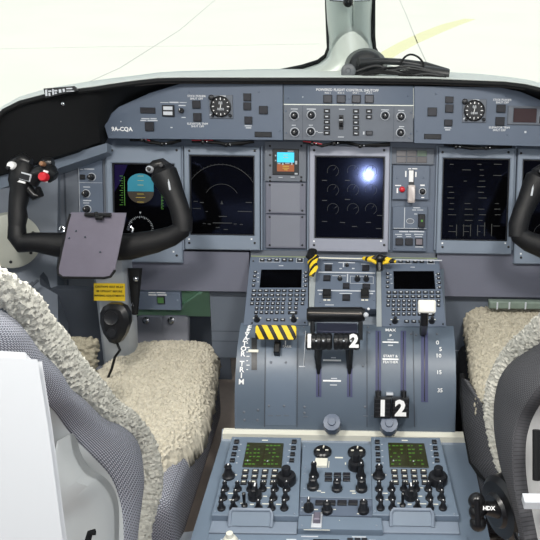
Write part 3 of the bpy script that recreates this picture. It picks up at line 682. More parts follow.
ped = bpy.data.objects.new('centre_pedestal', None); COL.objects.link(ped); ped.location = (0, 1.2, 0); tag(ped, 'blue-grey centre pedestal body standing on the floor between the two seats', 'pedestal')
def side_prism(name, pts, x0, x1, m, parent, off=Vector((0, 0, 0)), label=None):
    b = bmesh.new(); A = [b.verts.new(Vector((x0, p[0], p[1]))-off) for p in pts]; B = [b.verts.new(Vector((x1, p[0], p[1]))-off) for p in pts]
    b.faces.new(A); b.faces.new(B[::-1]); n = len(pts)
    for i in range(n): b.faces.new((A[i], A[(i+1) % n], B[(i+1) % n], B[i]))
    return finish(b, name, m, parent, label=label)
off = Vector((0, 1.2, 0))
side_prism('lower_body', [(1.62, .0), (1.62, .735), (1.52, .66), (1.45, .58), (1.37, .475), (1.30, .44), (.93, .440), (.93, 0)], -HW+.012, HW-.012, 'quad', ped, off)
side_prism('deck_frame', [(1.318, .482), (1.318, .44), (.93, .446), (.93, .472), (1.30, .464)], -.265, .27, 'deck', ped, off)
# ivory ledge between quadrant and deck
side_prism('ivory_ledge', [(1.322, .470), (1.322, .482), (1.303, .481), (1.303, .464)], -.262, .262, 'ivory', ped, off)
# quadrant
qr = bpy.data.objects.new('throttle_quadrant', None); COL.objects.link(qr); qr.location = (0, 1.36, .56); tag(qr, 'curved blue-grey throttle quadrant with numbered engine levers in the middle of the pedestal', 'throttle quadrant'); qo = Vector(qr.location)
side_prism('housing', [(p.y, p.z) for p in PROF] + [(1.36, .492), (1.44, .60), (1.48, .655)], -HW, HW, 'quad', qr, qo)
def qstrip(name, x0, x1, y0, y1, m, h0=-.002, h1=.0012, n=14, parent=None):
    rows = []; 
    fr, bk = [], []
    for i in range(n+1):
        y = y0+(y1-y0)*i/n
        xa = x0 if not isinstance(x0, tuple) else x0[0]+(x0[1]-x0[0])*i/n; xb = x1 if not isinstance(x1, tuple) else x1[0]+(x1[1]-x1[0])*i/n
        f, p = arcfr((xa+xb)/2, y); ua = f.uv(xa, y)[0]; ub = f.uv(xb, y)[0]
        fr.append([p+f.X*ua+f.N*h1-qo, p+f.X*ub+f.N*h1-qo]); bk.append([p+f.X*ua+f.N*h0-qo, p+f.X*ub+f.N*h0-qo])
    return finish(G().solid(fr, bk).bm, name, m, parent or qr)
def qbox(name, x0, y0, x1, y1, w0, w1, m, ch=0, parent=None, r=0):
    f, p = arcfr((x0+x1)/2, (y0+y1)/2)
    a, b = f.uv(x0, (y0+y1)/2)[0], f.uv(x1, (y0+y1)/2)[0]; c, d = f.uv((x0+x1)/2, y1)[1], f.uv((x0+x1)/2, y0)[1]
    g = G(); (g.rbox(a, c, b, d, w0, w1, r, ch) if r else g.box(a, c, b, d, w0, w1, ch))
    bmesh.ops.transform(g.bm, matrix=Matrix.Translation(-qo) @ f.mat(0, 0), verts=g.bm.verts)
    return finish(g.bm, name, m, parent or qr)
def qtext(s, px, py, size, m='white', bold=.02, rot=0, w=.001, h=None):
    f, p = arcfr(px, py); h = h or abs(f.uv(px, py-size)[1])
    bm = text_bm(s, h*1.38, bold*h); bmesh.ops.transform(bm, matrix=Matrix.Translation(-qo) @ f.mat(0, 0, w) @ Matrix.Rotation(rot, 4, 'Z'), verts=bm.verts)
    return finish(bm, 'lettering', m, qr, smooth=False)
for x0, x1 in (((265, 264), (266, 265)), ((297.5, 296.5), (298.5, 297.5)), ((366.5, 366.5), (367.5, 367.5)), ((412.5, 414), (413.5, 415))): qstrip('seam', x0, x1, 331, 427, 'dark', h1=.0006)
qstrip('trim_plate', (266.5, 265.5), (296.5, 295.5), 342, 425, mat('quadrant lighter plate', (98, 111, 127), .36, 0, .08, 9), h1=.0009)
M['slot'] = mat('lever slot brush', (66, 70, 104), .6)
for x0, x1, y0, y1 in ((316, 321.5, 345, 397), (347, 352.5, 345, 397), (375.5, 381, 331, 396), (400.5, 406, 331, 396), (421, 428, 330, 402)):
    s_ = qstrip('lever_slot', x0, x1, y0, y1, 'slot', h1=.0011); 
    qstrip('slot_gap', (x0+x1)/2-.5, (x0+x1)/2+.5, y0+1, y1-1, 'bkey', h1=.0014, parent=s_)
qstrip('trim_scale', 251.5, 257, 338, 370, 'bkey', h1=.0012); qbox('trim_pointer', 248.5, 350, 258.5, 352.6, .001, .003, 'ivory')
for i in range(9): qbox('scale_mark', 246.5, 334+i*4.4, 249.5 if i % 2 else 248, 334.8+i*4.4, 0, .001, 'white')
for k, ch in enumerate('ELEVATOR TRIM'):
    x, y = [(250, 326.5), (249, 328.5), (248, 331.3), (247, 334.8), (245.8, 339), (244.6, 344), (243.6, 349), (242.9, 354.2), (0, 0), (242, 364), (241.7, 369.8), (241.5, 375.6), (241.4, 382)][k]
    if ch != ' ': qtext(ch, x, y, 4.8, bold=.035, h=.0115)
# power levers
def lever(name, slot_x, slot_y, top, w0=.006, parts=None, m='bpl', parent=None):
    a = arcpt(slot_x, slot_y, .001)-qo; b = top-qo
    g = G(); d = (b-a); 
    g.tube([a, a+d*.5, b], [(.0065, .003), (.006, .003), (.005, .003)], 8)
    return finish(g.bm, name, m, parent or qr)
def hgrip(px0, px1, py, d, r, name, parent, m='bpl', rib=0):
    A, B = W(px0, py, d)-qo, W(px1, py, d)-qo; n = 26; g = G(); P = [A.lerp(B, i/n) for i in range(n+1)]
    rr = [r*(1 if not rib or i % rib else .93) for i in range(n+1)]; rr[0] = r*.8; rr[-1] = r*.8
    g.tube(P, rr, 16); return finish(g.bm, name, m, parent)
dG = 1.545
for sx, num, x0, x1, nx in ((318.5, '1', 306, 332.5, 309.3), (349.5, '2', 333.5, 360, 354)):
    lv = lever('power_lever', sx, 368, W(sx, 346, dG))
    finish(G().tube([W(sx, 344, dG)-qo, arcpt(sx, 361, .022)-qo, arcpt(sx, 374, .0)-qo], [(.009, .004), (.0075, .004), (.003, .002)], 8).bm, 'stem_web', 'bpl', lv)
    gpz = hgrip(x0, x1, 341.5, dG, .0178, 'grip', lv, rib=5)
    f = Fr(W(nx, 341.5, dG-.018), tilt=24); bm = text_bm(num, .037, .0018); bmesh.ops.transform(bm, matrix=Matrix.Translation(-qo) @ f.mat(0, 0, .0012), verts=bm.verts); finish(bm, 'numeral', 'white', gpz, False)
    for q in ((x0+x1)/2-3, (x0+x1)/2+4): finish(G().ball(W(q, 341, dG-.0178)-qo, .0022, 8).bm, 'rivet', 'soft', gpz)
# upper rotary handle behind the power levers (gust lock bar)
gl_ = hgrip(307, 364, 314.5, 1.60, .0165, 'gust_lock_bar', qr)
finish(G().tube([W(308, 312.6, 1.583)-qo, W(362, 313.8, 1.583)-qo], .0016, 6).bm, 'highlight_strip', mat('painted highlight line', (120, 112, 104), .35, .4), gl_)  # highlight along the bar, painted as a paler strip
finish(G().tube([W(361, 314.5, 1.60)-qo, W(365, 314.6, 1.60)-qo], [.012, .0145], 14).bm, 'end_cap', 'bkey', gl_)
finish(G().ball(W(366, 315, 1.585)-qo, .006, 10).bm, 'end_button', 'soft', gl_)
finish(G().ball(W(368.5, 309, 1.59)-qo, .003, 8).bm, 'white_mark', 'white', gl_)
for x in (312.5, 360.5): finish(G().tube([W(x, 318, 1.60)-qo, W(x, 340, 1.59)-qo], [(.005, .008)]*2, 8).bm, 'side_arm', 'bpl', gl_)
qbox('slot_plate', 317, 324, 357, 333, .0, .004, mat('slot plate', (70, 72, 96), .4), .001)
qstrip('scale_line', 323, 341, 359.6, 361.2, 'white', n=1, h0=0); qstrip('scale_line', 323, 341, 380, 381.6, 'white', n=1, h0=0)
for y, x0, x1 in ((357.3, 331, 336), (378, 331, 337), (384.5, 330, 337)): qstrip('scale_text', x0, x1, y, y+1, 'soft', n=1, h0=0)
qstrip('scale_line', 382.5, 398.5, 341.8, 343, 'white', n=1, h0=0); qstrip('scale_line', 382.5, 398.5, 358.6, 360, 'white', n=1, h0=0)
qtext('START &', 390.5, 356.4, 2.6); qtext('FEATHER', 390.5, 362.3, 2.6); qtext('MAX', 390.5, 330.5, 2.6); qtext('1020', 390.5, 333.5, 2.4) if False else None
qtext('P', 390.5, 336, 2.6); qtext('R', 383.5, 333, 2.2) if False else None
for y, x0, x1 in ((339.5, 387.5, 393.5), (345, 388, 393)): qstrip('scale_text', x0, x1, y, y+1, 'soft', n=1, h0=0)
# condition levers
for x0, x1, num, sx in ((374, 390.4, '1', 378.2), (391.2, 408, '2', 403.3)):
    lv = lever('condition_lever', sx, 391, arcpt(sx, 398, .025))
    qbox('stem_web', sx-2, 390, sx+2, 397, .0, .028, 'bpl', .002, parent=lv)
    gpz = qbox('grip', x0, 394.5, x1, 413.5, .018, .040, 'bpl', .002, parent=lv)
    for k in range(5): qbox('rib', x0+.6, 396+k*3.7, x1-.6, 397+k*3.7, .040, .0415, 'bkey', parent=gpz)
    f, p = arcfr((x0+x1)/2, 404.2); bm = text_bm(num, .045, .0022); bmesh.ops.transform(bm, matrix=Matrix.Translation(-qo) @ f.mat(0, 0, .042), verts=bm.verts); finish(bm, 'numeral', 'white', gpz, False)
qbox('index_plate', 386, 392, 393, 394.5, 0, .02, 'soft', .001)
# flap lever
fl = lever('flap_lever', 423, 334, W(425, 314, 1.55), m='bpl')
finish(G().tube([arcpt(423, 334, .0)-qo, W(424, 324, 1.56)-qo, W(425, 310, 1.545)-qo], [(.008, .006), (.009, .006), (.008, .006)], 8).bm, 'stem', 'bpl', fl)
f = Fr(W(427, 306.5, 1.54), tilt=30); g = G(); q = f.uv(418.3, 306)[0], f.uv(427, 313)[1], f.uv(435.8, 306)[0], f.uv(427, 300)[1]
g.rbox(*q, -.016, .004, .004, .003); bmesh.ops.transform(g.bm, matrix=Matrix.Translation(-qo) @ f.mat(0, 0), verts=g.bm.verts); finish(g.bm, 'knob', mat('flap knob white', (232, 230, 222), .35), fl, label='square white flap lever knob')
for s_, y, x in (('0', 343, 437.5), ('5', 349.5, 440.5), ('10', 356, 438.5), ('15', 372.5, 439), ('35', 390.5, 440)): qtext(s_, x, y, 4, bold=.02)
# striped brake lever plate
bl = lever('emergency_brake_lever', 277.5, 352, W(277.5, 338, 1.60))
qbox('stem_web', 275, 340, 281, 356, .0, .02, 'bpl', .002, parent=bl)
f = Fr(W(276, 332.3, 1.585), tilt=30); g = G(); q = f.uv(255.5, 332)[0], f.uv(276, 339.6)[1], f.uv(296.3, 332)[0], f.uv(276, 325.2)[1]
g.rbox(*q, -.008, .004, .006, .0015); bmesh.ops.transform(g.bm, matrix=Matrix.Translation(-qo) @ f.mat(0, 0), verts=g.bm.verts)
bmesh.ops.transform(g.bm, matrix=Matrix.Identity(4), verts=g.bm.verts); finish(g.bm, 'striped_handle', 'hazard', bl, label='yellow and black striped handle plate')
qtext('PARK', 287, 346.7, 2.4); qstrip('park_mark', 285, 286, 341, 345, 'white', n=1, h0=0)
qbox('label_bracket', 299, 366, 305, 367, 0, .001, 'soft'); qbox('label_bracket', 304.4, 331, 305, 366, 0, .001, 'soft')
for x, y in ((304, 327), (304, 333), (368, 327), (369, 332.5), (411, 334), (416, 335), (437, 334), (271, 362.5), (286, 362.5), (244, 412), (258, 410), (304.5, 407), (269, 406), (284, 406), (244.5, 420), (257.5, 420), (304.5, 413), (365, 407), (363, 366)):
    f, p = arcfr(x, y); g = G().lathe(0, 0, [(.003, 0), (.003, .001), (.0018, .0018), (0, .0018)], 8); bmesh.ops.transform(g.bm, matrix=Matrix.Translation(-qo) @ f.mat(0, 0), verts=g.bm.verts); finish(g.bm, 'screw', 'panel2', qr)
for y, xs in ((415, (268, 276, 284)), (416, (303,)), (415.5, (345+18, 371))):
    for x in xs: qstrip('faint_text', x, x+5, y, y+1, 'panel2', n=1, h0=0)
for x, y, rr in ((332, 423.5, 9.2), (389, 425, 9.2)):
    f, p = arcfr(x, min(y, 426)); r = rr*p_d(p)/FP if False else .0195
    g = G(); prof = [(r, -.02), (r, .008), (r*.94, .012), (r*.45, .013), (r*.4, .017), (0, .017)]
    b2 = g.lathe(0, 0, prof, 10); f2 = Fr(W(x, y, 1.565), tilt=50); bmesh.ops.transform(g.bm, matrix=Matrix.Translation(-qo) @ f2.mat(0, 0), verts=g.bm.verts)
    k = finish(g.bm, 'friction_knob', mat('friction knob', (84, 96, 116), .4), qr)

# ---------------------------------------------------------------- flight management keypads
def cdu(label, cx, cy):
    t = T('flight_management_unit', label, 'keypad computer', CD, cx, cy, .0); dx, dy = cx-278.5, cy-290
    ref = T.__new__(T); ref.fr = CD; ref.w = 0; ref.u, ref.v = CD.uv(278.5, 290); ref.root = t.root
    r = ref
    r.part('faceplate', G().prism(r.poly([(250.5, 257.5), (308.5, 257.5), (308, 326), (243.5, 326)]), -.02, .004, .001), 'panel')
    r.part('edge_line', G().box(*r.rect(251.5, 257.2, 307, 258.2), .0042, .005), mat('edge line '+label[:5], (130, 140, 110), .4))
    s = r.part('screen', G().prism(r.poly([(261.5, 270.7), (302, 270.7), (301.5, 288.6), (259.8, 288.6)]), .004, .0055, .0005), 'screen')
    K = []
    for x in (262.6, 269.7, 277, 284.5, 291): K.append((x, 261.2, 2.2, 1.3))
    K.append((300, 261.2, 2.5, 1.5))
    for x in (254.5, 260.5, 266.5, 272.5, 278.6, 284.5, 291, 297.4, 303.6): K += [(x, 292, 2.3, 1.2), (x-.4, 296.3, 2.3, 1.2)]
    for x in (252.9, 258.2, 263.4, 268.6, 273.7, 278.8, 283.8, 290.5, 297, 303.2): K += [(x, 300.6, 1.7, 1.4), (x-.6, 304.8, 1.7, 1.4)]
    for x in (257, 262.2, 267.4, 272.6, 277.8, 283, 290, 296): K.append((x, 309.2, 1.7, 1.4))
    for x in (256.4, 261.6, 266.8, 272, 277.2, 282.6): K.append((x, 313.6, 1.7, 1.4))
    K.append((292.8, 314, 4.6, 1.4))
    for x in (268.8, 276, 283): K.append((x, 321, 2.3, 1.2))
    for i, y in enumerate((273.3, 277.3, 282, 286.5)): K += [(255.6-i*.6, y, 1.6, 1.1), (306-i*.1, y+.5, 1.6, 1.1)]
    for x, y, a, b in K:
        k = r.box('key', x-a, y-b, x+a, y+b, .004, .0072, 'bkey', .0006)
        q = r.rect(x-a*.45, y-b*.4, x+a*.45, y+b*.4); finish(G().box(*q, .0072, .0076).bm, 'legend', 'soft', k)
    for q in ((259.5, 259.2, 280.5, 263.2), (296.3, 258.9, 303.7, 263.5)):
        a = r.rect(*q); e = .0011; r.part('key_outline', G().ring(a, (a[0]+e, a[1]+e, a[2]-e, a[3]-e), .0035, .0048), 'soft')
    for x in (257.2, 294): r.knob(x, 321, .0068, .02, .004, 'cone', point=False); r.marks([(x-4, 318.5, x-2.6, 319.3), (x+2.8, 318.5, x+4.2, 319.3)], .004, 'ivory')
    r.marks([(279, 266.3, 283.5, 267)]+[(257.5+.0*i, y, 259.3, y+.6) for i, y in enumerate((274, 278, 282.5))]+[(303, y, 305, y+.6) for y in (274, 278, 282.5, 287)], .004)
    r.screw([(253.5, 262), (252.3, 324), (305, 323.5)], .004, m='bkey')
cdu('left flight management keypad with dark screen above the striped handle plate', 278.5, 290)
cdu('right flight management keypad with dark screen, partly behind the white flap knob', 412.5, 291.5)
# centre switch panel
t = T('systems_switch_unit', 'centre switch panel of three framed rows between the two keypads', 'switch panel', CD, 345, 285)
t.part('faceplate', G().prism(t.poly([(317, 257), (376, 258), (376, 310), (314, 309)]), -.02, .004, .001), 'panel')
w = .004
for x, y in ((328.5, 269.3), (365.6, 269.5)): pb(t, x-3.4, y-2.8, x+3.4, y+2.8, w)
t.knob(347, 266.5, .004, .008, w, 'cap')
pb(t, 323.5, 277, 330.5, 282.3, w); t.knob(340, 280, .005, .01, w, 'cap'); t.knob(357.4, 280.6, .006, .014, w, 'cap'); t.knob(366.2, 280.6, .006, .014, w, 'cap')
pb(t, 343, 284.8, 349.5, 290, w); pb(t, 362.5, 285.4, 370, 290.3, w); pb(t, 342.5, 296, 350, 302, w)
for x in (327, 364.8): 
    k = t.box('guard', x-4, 292.5, x+4, 299.5, w, w+.014, 'bpl', .002); t.marks([(x-3.5, 300.3, x-.7, 301.6), (x+.4, 300.3, x+3.3, 301.6)], w, 'ivory')
a = t.rect(350, 277, 373.5, 284.6); e = .0012; t.part('outline', G().ring(a, (a[0]+e, a[1]+e, a[2]-e, a[3]-e), w-.001, w+.0008), 'soft')
t.marks([(318.5, 273, 375, 274.2), (317.5, 291.2, 375, 292.2), (343, 263, 344, 268), (339.5, 269, 342, 270), (352, 269, 354.5, 270), (338.5, 263.2, 355, 264), (324, 264.2, 333, 264.8), (361, 264.8, 369.5, 265.4), (332.5, 276.5, 346, 277), (339.5, 294, 352, 294.7), (347, 274.8, 348, 283), (319, 294.5, 322, 295.5), (369.5, 294, 373, 295), (325, 305.5, 334, 306.2)], w)
t.marks([(319, 274.2, 375, 274.6)], w, 'dark'); t.screw([(320.5, 303), (373.5, 301), (320.5, 270)], w, m='panel')
# side channels
for nm, lbl, P in (('left', 'narrow grey channel strip between the left keypad and the centre switch panel', [(309.5, 262), (316.5, 262), (313.5, 326), (308.8, 326)]), ('right', 'narrow grey channel strip between the centre switch panel and the right keypad', [(376.5, 268), (382.5, 268), (383.5, 327), (376.5, 327)])):
    t = T('channel_strip', lbl, 'trim strip', CD, P[0][0], P[0][1]); t.part('strip', G().prism(t.poly(P), -.01, .002), mat('channel '+nm, (150, 156, 158), .45))
# yellow-black wrapped lock pins
o = bpy.data.objects.new('lock_strap', None); COL.objects.link(o); o.location = W(313, 262, 1.73); bpy.context.view_layer.update()
def lw(x, y, d): return W(x, y, d)-o.location
tag(o, 'yellow and black taped strap hanging at the top left of the centre switch panel', 'strap', None)
finish(G().tube([lw(313, 250, 1.74), lw(311, 256, 1.725), lw(314.5, 261, 1.715)], [(.010, .006), (.013, .007), (.010, .006)], 10).bm, 'loop', 'black', o)
finish(G().tube([lw(317, 256, 1.72), lw(312, 262, 1.71), lw(314, 268, 1.70), lw(311.5, 276, 1.69)], [(.006, .004), (.012, .005), (.010, .005), (.006, .004)], 10).bm, 'tape', 'hazard2', o)
o = bpy.data.objects.new('lock_strap', None); COL.objects.link(o); o.location = W(380, 260, 1.72); bpy.context.view_layer.update()
tag(o, 'yellow taped strap with black ball lying across the top of the right keypad', 'strap', None)
finish(G().tube([lw(363, 258.3, 1.72), lw(370, 259.5, 1.71), lw(376, 257.5, 1.71)], [.004, .007, .006], 8).bm, 'tape', 'hazard2', o)
finish(G().tube([lw(383, 257.5, 1.71), lw(389, 260.5, 1.71), lw(396, 261.5, 1.71)], [.006, .007, .004], 8).bm, 'tape', 'hazard2', o)
finish(G().tube([lw(370, 259.5, 1.705), lw(378, 263.5, 1.705), lw(388, 262, 1.705)], [.004, .005, .004], 8).bm, 'tape', 'yellow', o)
finish(G().ball(lw(380, 258.5, 1.70), .0105, 14).bm, 'ball', 'bpl', o)
finish(G().tube([lw(379.5, 262, 1.705), lw(379.5, 271, 1.70)], [.009, .007], 10).bm, 'pin', 'bpl', o)
o = finish(G().tube([W(317, 257.7, 1.735), W(340, 258.4, 1.735), W(364, 258.8, 1.73)], .0018, 6).bm, 'rod', 'ivory'); tag(o, 'thin pale rod running between the two yellow taped straps', 'rod')
o = finish(G().tube([W(388, 259.7, 1.735), W(442, 260.5, 1.735)], .0014, 6).bm, 'rod', 'soft'); tag(o, 'thin pale rod along the top edge of the right keypad', 'rod')

# ---------------------------------------------------------------- deck panels
DV = Vector((0, 1, 0))
DK = Fr((0, 1.2, .487), V=DV)
H = .0
def arcdu(label, cx):
    t = T('radio_control_unit', label, 'radio panel', DK, cx, 480); r = T.__new__(T); r.fr = DK; r.w = 0; r.u, r.v = DK.uv(263, 480); r.root = t.root
    f = r.part('faceplate', G().prism(r.poly([(232, 436.5), (301.3, 437.5), (298.6, 516), (211.5, 515)]), -.024, .0, .001), 'deck')
    sc_ = r.part('screen', G().prism(r.poly([(247.3, 443.3), (283.6, 444), (281.6, 468.2), (242.4, 467.4)]), 0, .0025, .0005), 'lcd')
    g = G()
    for j in range(6):
        for i in range(2):
            y = 446+j*3.7; x0 = 247-.5*j+i*19
            for k in range(4):
                if random.random() < .75: g.box(*r.rect(x0+k*3.8, y, x0+k*3.8+random.uniform(1.5, 3.2), y+1.1), .0025, .0028)
    finish(g.bm, 'green_text', 'lcdgreen', sc_)
    g = G().box(*r.rect(263.3, 446, 264, 466), .0025, .0028); finish(g.bm, 'divider_line', 'dimbrown', sc_)
    g = G()
    for x, y in ((247, 461), (267, 461.5)): g.box(*r.rect(x, y, x+1.3, y+1.3), .0028, .003)
    finish(g.bm, 'cursor', 'glowwhite', sc_)
    q = r.rect(240, 441.8, 290, 469.5)
    for i in range(4):
        y = 442.5+i*6.2
        for x in (236.7-i*1.4, 294.2-i*.8):
            k = r.box('line_key', x-2.3, y-1.3, x+2.3, y+1.5, 0, .005, 'bkey', .0008); r.marks([(x+(3.2 if x < 260 else -5), y+1.5, x+(5 if x < 260 else -3.2), y+2.1)], 0)
    r.knob(228.7, 477, .0125, .028, 0, 'cone', name='selector_knob')
    r.knob(286.5, 482, .0185, .036, 0, 'big', name='tuning_knob', point=False)
    for j, y in enumerate((472.3, 477.8, 483.3)):
        for i in range(4):
            x = 245.6+i*9.8-j*.9; k = r.box('key', x-3.1, y-1.7, x+3.1, y+1.8, 0, .0045, 'bkey', .0007)
            q = r.rect(x-1.8, y-.6, x+1.8, y+.6); finish(G().box(*q, .0045, .0049).bm, 'legend', 'ivory', k)
    for j, (y, xs) in enumerate(((489, (225.2, 237.8, 250.3, 262.8, 274.8, 286.6)), (498, (223.4, 235.9, 273.5, 285.6)), (508, (221.5, 233.5, 258.5, 271.5, 284.3)))):
        for x in xs: r.knob(x, y+.8, .0078, .019, 0, 'cone')
    r.knob(255, 497.5, .0135, .026, 0, 'bar', name='mode_knob')
    u, v = r.p(244.5, 506); r.part('toggle_switch', G().lathe(u, v, [(.006, 0), (.006, .003), (.0028, .005), (.0035, .03), (.001, .032)], 10), 'bpl')
    r.marks([(262, 439.8, 268, 440.8), (233, 474.5, 237, 475.3), (222, 474.5, 225, 475.3), (240, 503, 244, 503.7), (250, 504, 254, 505), (262, 503.5, 269, 504.3), (276, 504, 281, 504.8), (228, 493, 233, 493.8), (263, 496, 267, 496.7), (238, 486, 240, 486.7), (266, 487.5, 270, 488.2), (229, 499.5, 232, 500.2), (265, 511, 268, 511.8), (240, 510.3, 247, 511)], 0, 'ivory')
    # lip and handle
    a = [r.p(211.5, 515), r.p(298.6, 516)]; y0 = a[0][1]
    b = bmesh.new(); 
    g = G().box(a[0][0], y0-.030, a[1][0]-.001, y0-.0005, -.024, -.012, .001); r.part('front_lip', g, 'bezel')
    q = r.rect(231, 511.5, 272.5, 514); hd = r.part('handle', G().tube([(q[0], q[1]-.020, -.012), (q[0], q[1]-.004, .006), (q[0]+.004, q[1], .010), (q[2]-.004, q[1], .010), (q[2], q[1]-.004, .006), (q[2], q[1]-.020, -.012)], .0035, 8), 'bezel')
    r.part('handle_plate', G().solid([[(q[0]+.002, q[1], .010), (q[2]-.002, q[1], .010)], [(q[0]+.002, q[1]-.020, -.010), (q[2]-.002, q[1]-.020, -.010)]], [[(q[0]+.002, q[1]+.003, .007), (q[2]-.002, q[1]+.003, .007)], [(q[0]+.002, q[1]-.017, -.012), (q[2]-.002, q[1]-.017, -.012)]]), 'deck')
    r.screw([(235, 439), (298, 440), (215, 511.5), (294.5, 514)], 0, m='bezel')
arcdu('left radio control unit with lit olive screen and rows of black knobs', 263)
_R = arcdu('right radio control unit with lit olive screen, on the right seat side of the deck', 413.7)
t = T('selector_unit', 'centre deck panel with two round selector discs and a white push button', 'control panel', DK, 339, 468)
t.part('faceplate', G().prism(t.poly([(302.6, 441.5), (376, 443), (379.8, 497), (299.8, 495)]), -.018, -.004, .001), 'deck'); w = -.004
for x, y in ((322.6, 451.5), (356.7, 452)):
    u, v = t.p(x, y); d_ = t.part('selector_disc', G().lathe(u, v, [(.0185, w), (.0185, w+.006), (.015, w+.009), (.006, w+.007), (0, w+.007)], 24), 'bpl')
    g = G()
    for a in (80, 190, 350): c_, s_ = math.cos(R_(a)), math.sin(R_(a)); g.tube([(u+c_*.006, v+s_*.006, w+.0085), (u+c_*.012, v+s_*.012, w+.0095)], .0016, 6)
    finish(g.bm, 'white_marks', 'ivory', d_)
t.box('push_button', 315, 458.5, 327.5, 466, w, w+.006, 'ivory', .001)
t.knob(356, 466, .0155, .034, w, 'big', point=False); t.knob(314, 475, .010, .034, w, 'cone'); t.knob(313, 486, .010, .024, w, 'cap'); t.knob(361, 476, .010, .034, w, 'cone'); t.knob(361.5, 488, .010, .026, w, 'cap'); t.knob(337, 488, .009, .022, w, 'cap')
for y in (473.5, 478.3):
    for x in (328.4, 337.5, 346.5): pb(t, x-3.6, y-1.6, x+3.6, y+1.8, w, 'key', 'bgrey', .0035)
t.marks([(335, 455.5, 343, 456.7), (317, 489, 321, 489.8), (321, 490.5, 325, 491.2), (350, 489, 355, 489.8), (352, 491.3, 356, 492), (328.5, 459.5, 329.2, 466), (345, 461, 346, 463)], w, 'ivory')
t.screw([(305, 466), (304.5, 472), (304, 487), (373, 467), (374, 473), (375.5, 488), (304.5, 445), (372.5, 447)], w, m='bezel')
t = T('key_row_unit', 'deck panel below the round selector discs with four keys in a row', 'control panel', DK, 339, 506)
t.part('faceplate', G().prism(t.poly([(299.7, 496), (379.8, 498), (381.5, 515), (298.6, 513)]), -.018, -.004, .001), 'panel')
t.knob(308.6, 508, .0095, .024, w, 'bar'); t.knob(327, 510, .009, .024, w, 'cap'); t.knob(363.5, 510, .009, .026, w, 'cap')
for x in (320, 330.8, 342, 353): pb(t, x-4.6, 499.6, x+4.6, 504, w, 'key', 'bgrey', .004)
t.marks([(301.5, 505.5, 304.5, 506.3), (314, 507.5, 318, 508.3), (319, 511, 323, 511.8), (357, 511.8, 361, 512.5), (333, 507.5, 336, 508.2)], w, 'ivory')
t.screw([(302, 500.5), (301.5, 509), (374, 502), (375.5, 508.5)], w, m='bezel')
t = T('blanking_deck_panel', 'plain deck panel with one small framed toggle below the row of four keys', 'blank panel', DK, 340, 522)
t.part('faceplate', G().prism(t.poly([(298.6, 514), (381.5, 516), (383, 528.5), (297.5, 527)]), -.018, -.004, .001), 'deck')
k = t.box('toggle_frame', 311.5, 513.5, 322, 526.5, w, w+.003, 'soft', .0008); q = t.rect(313.5, 515.5, 320.5, 523); finish(G().box(*q, w+.003, w+.014, .002).bm, 'toggle', 'clip', k)
t.marks([(297.5+6, 528, 330, 528.5), (339, 518.5, 340, 519)], w, 'ivory'); t.screw([(376.5, 524), (302, 524)], w, m='bezel')
t = T('rear_deck_unit', 'rearmost deck panel at the bottom with a small dark readout and white knob', 'control panel', DK, 335, 535)
t.part('faceplate', G().prism(t.poly([(208, 528), (468, 531), (480, 580), (195, 576)]), -.030, -.014, .001), 'deck'); w = -.014
t.box('readout', 312.5, 534.5, 339, 548, w, w+.004, 'screen', .001)
for x in (350, 357.5, 364.5): pb(t, x-2.8, 533.5, x+2.8, 538.5, w, 'key', 'bgrey')
u, v = t.p(230, 540); t.part('white_knob', G().lathe(u, v, [(.014, w), (.0145, w+.012), (.010, w+.02), (.007, w+.022), (.006, w+.03), (0, w+.031)], 14), 'ivory', label='faceted white knob')
t.marks([(220, 533, 226, 534), (234, 533.5, 240, 534.5), (303, 534, 309, 535.5), (301, 530, 318, 531), (352, 530.5, 366, 531.5), (286, 533, 296, 536), (369, 534, 376, 537)], w, 'soft')
o = finish(G().solid([[W(176, 545, 1.42), W(184, 532, 1.42), W(207, 530, 1.40)], [W(170, 580, 1.36), W(178, 576, 1.36), W(203, 576, 1.34)]], [[W(176, 545, 1.46), W(184, 532, 1.46), W(207, 530, 1.44)], [W(170, 580, 1.40), W(178, 576, 1.40), W(203, 576, 1.38)]]).bm, 'armrest_end', 'column'); tag(o, 'rounded pale grey cover beside the rearmost deck panel at the bottom left', 'cover')
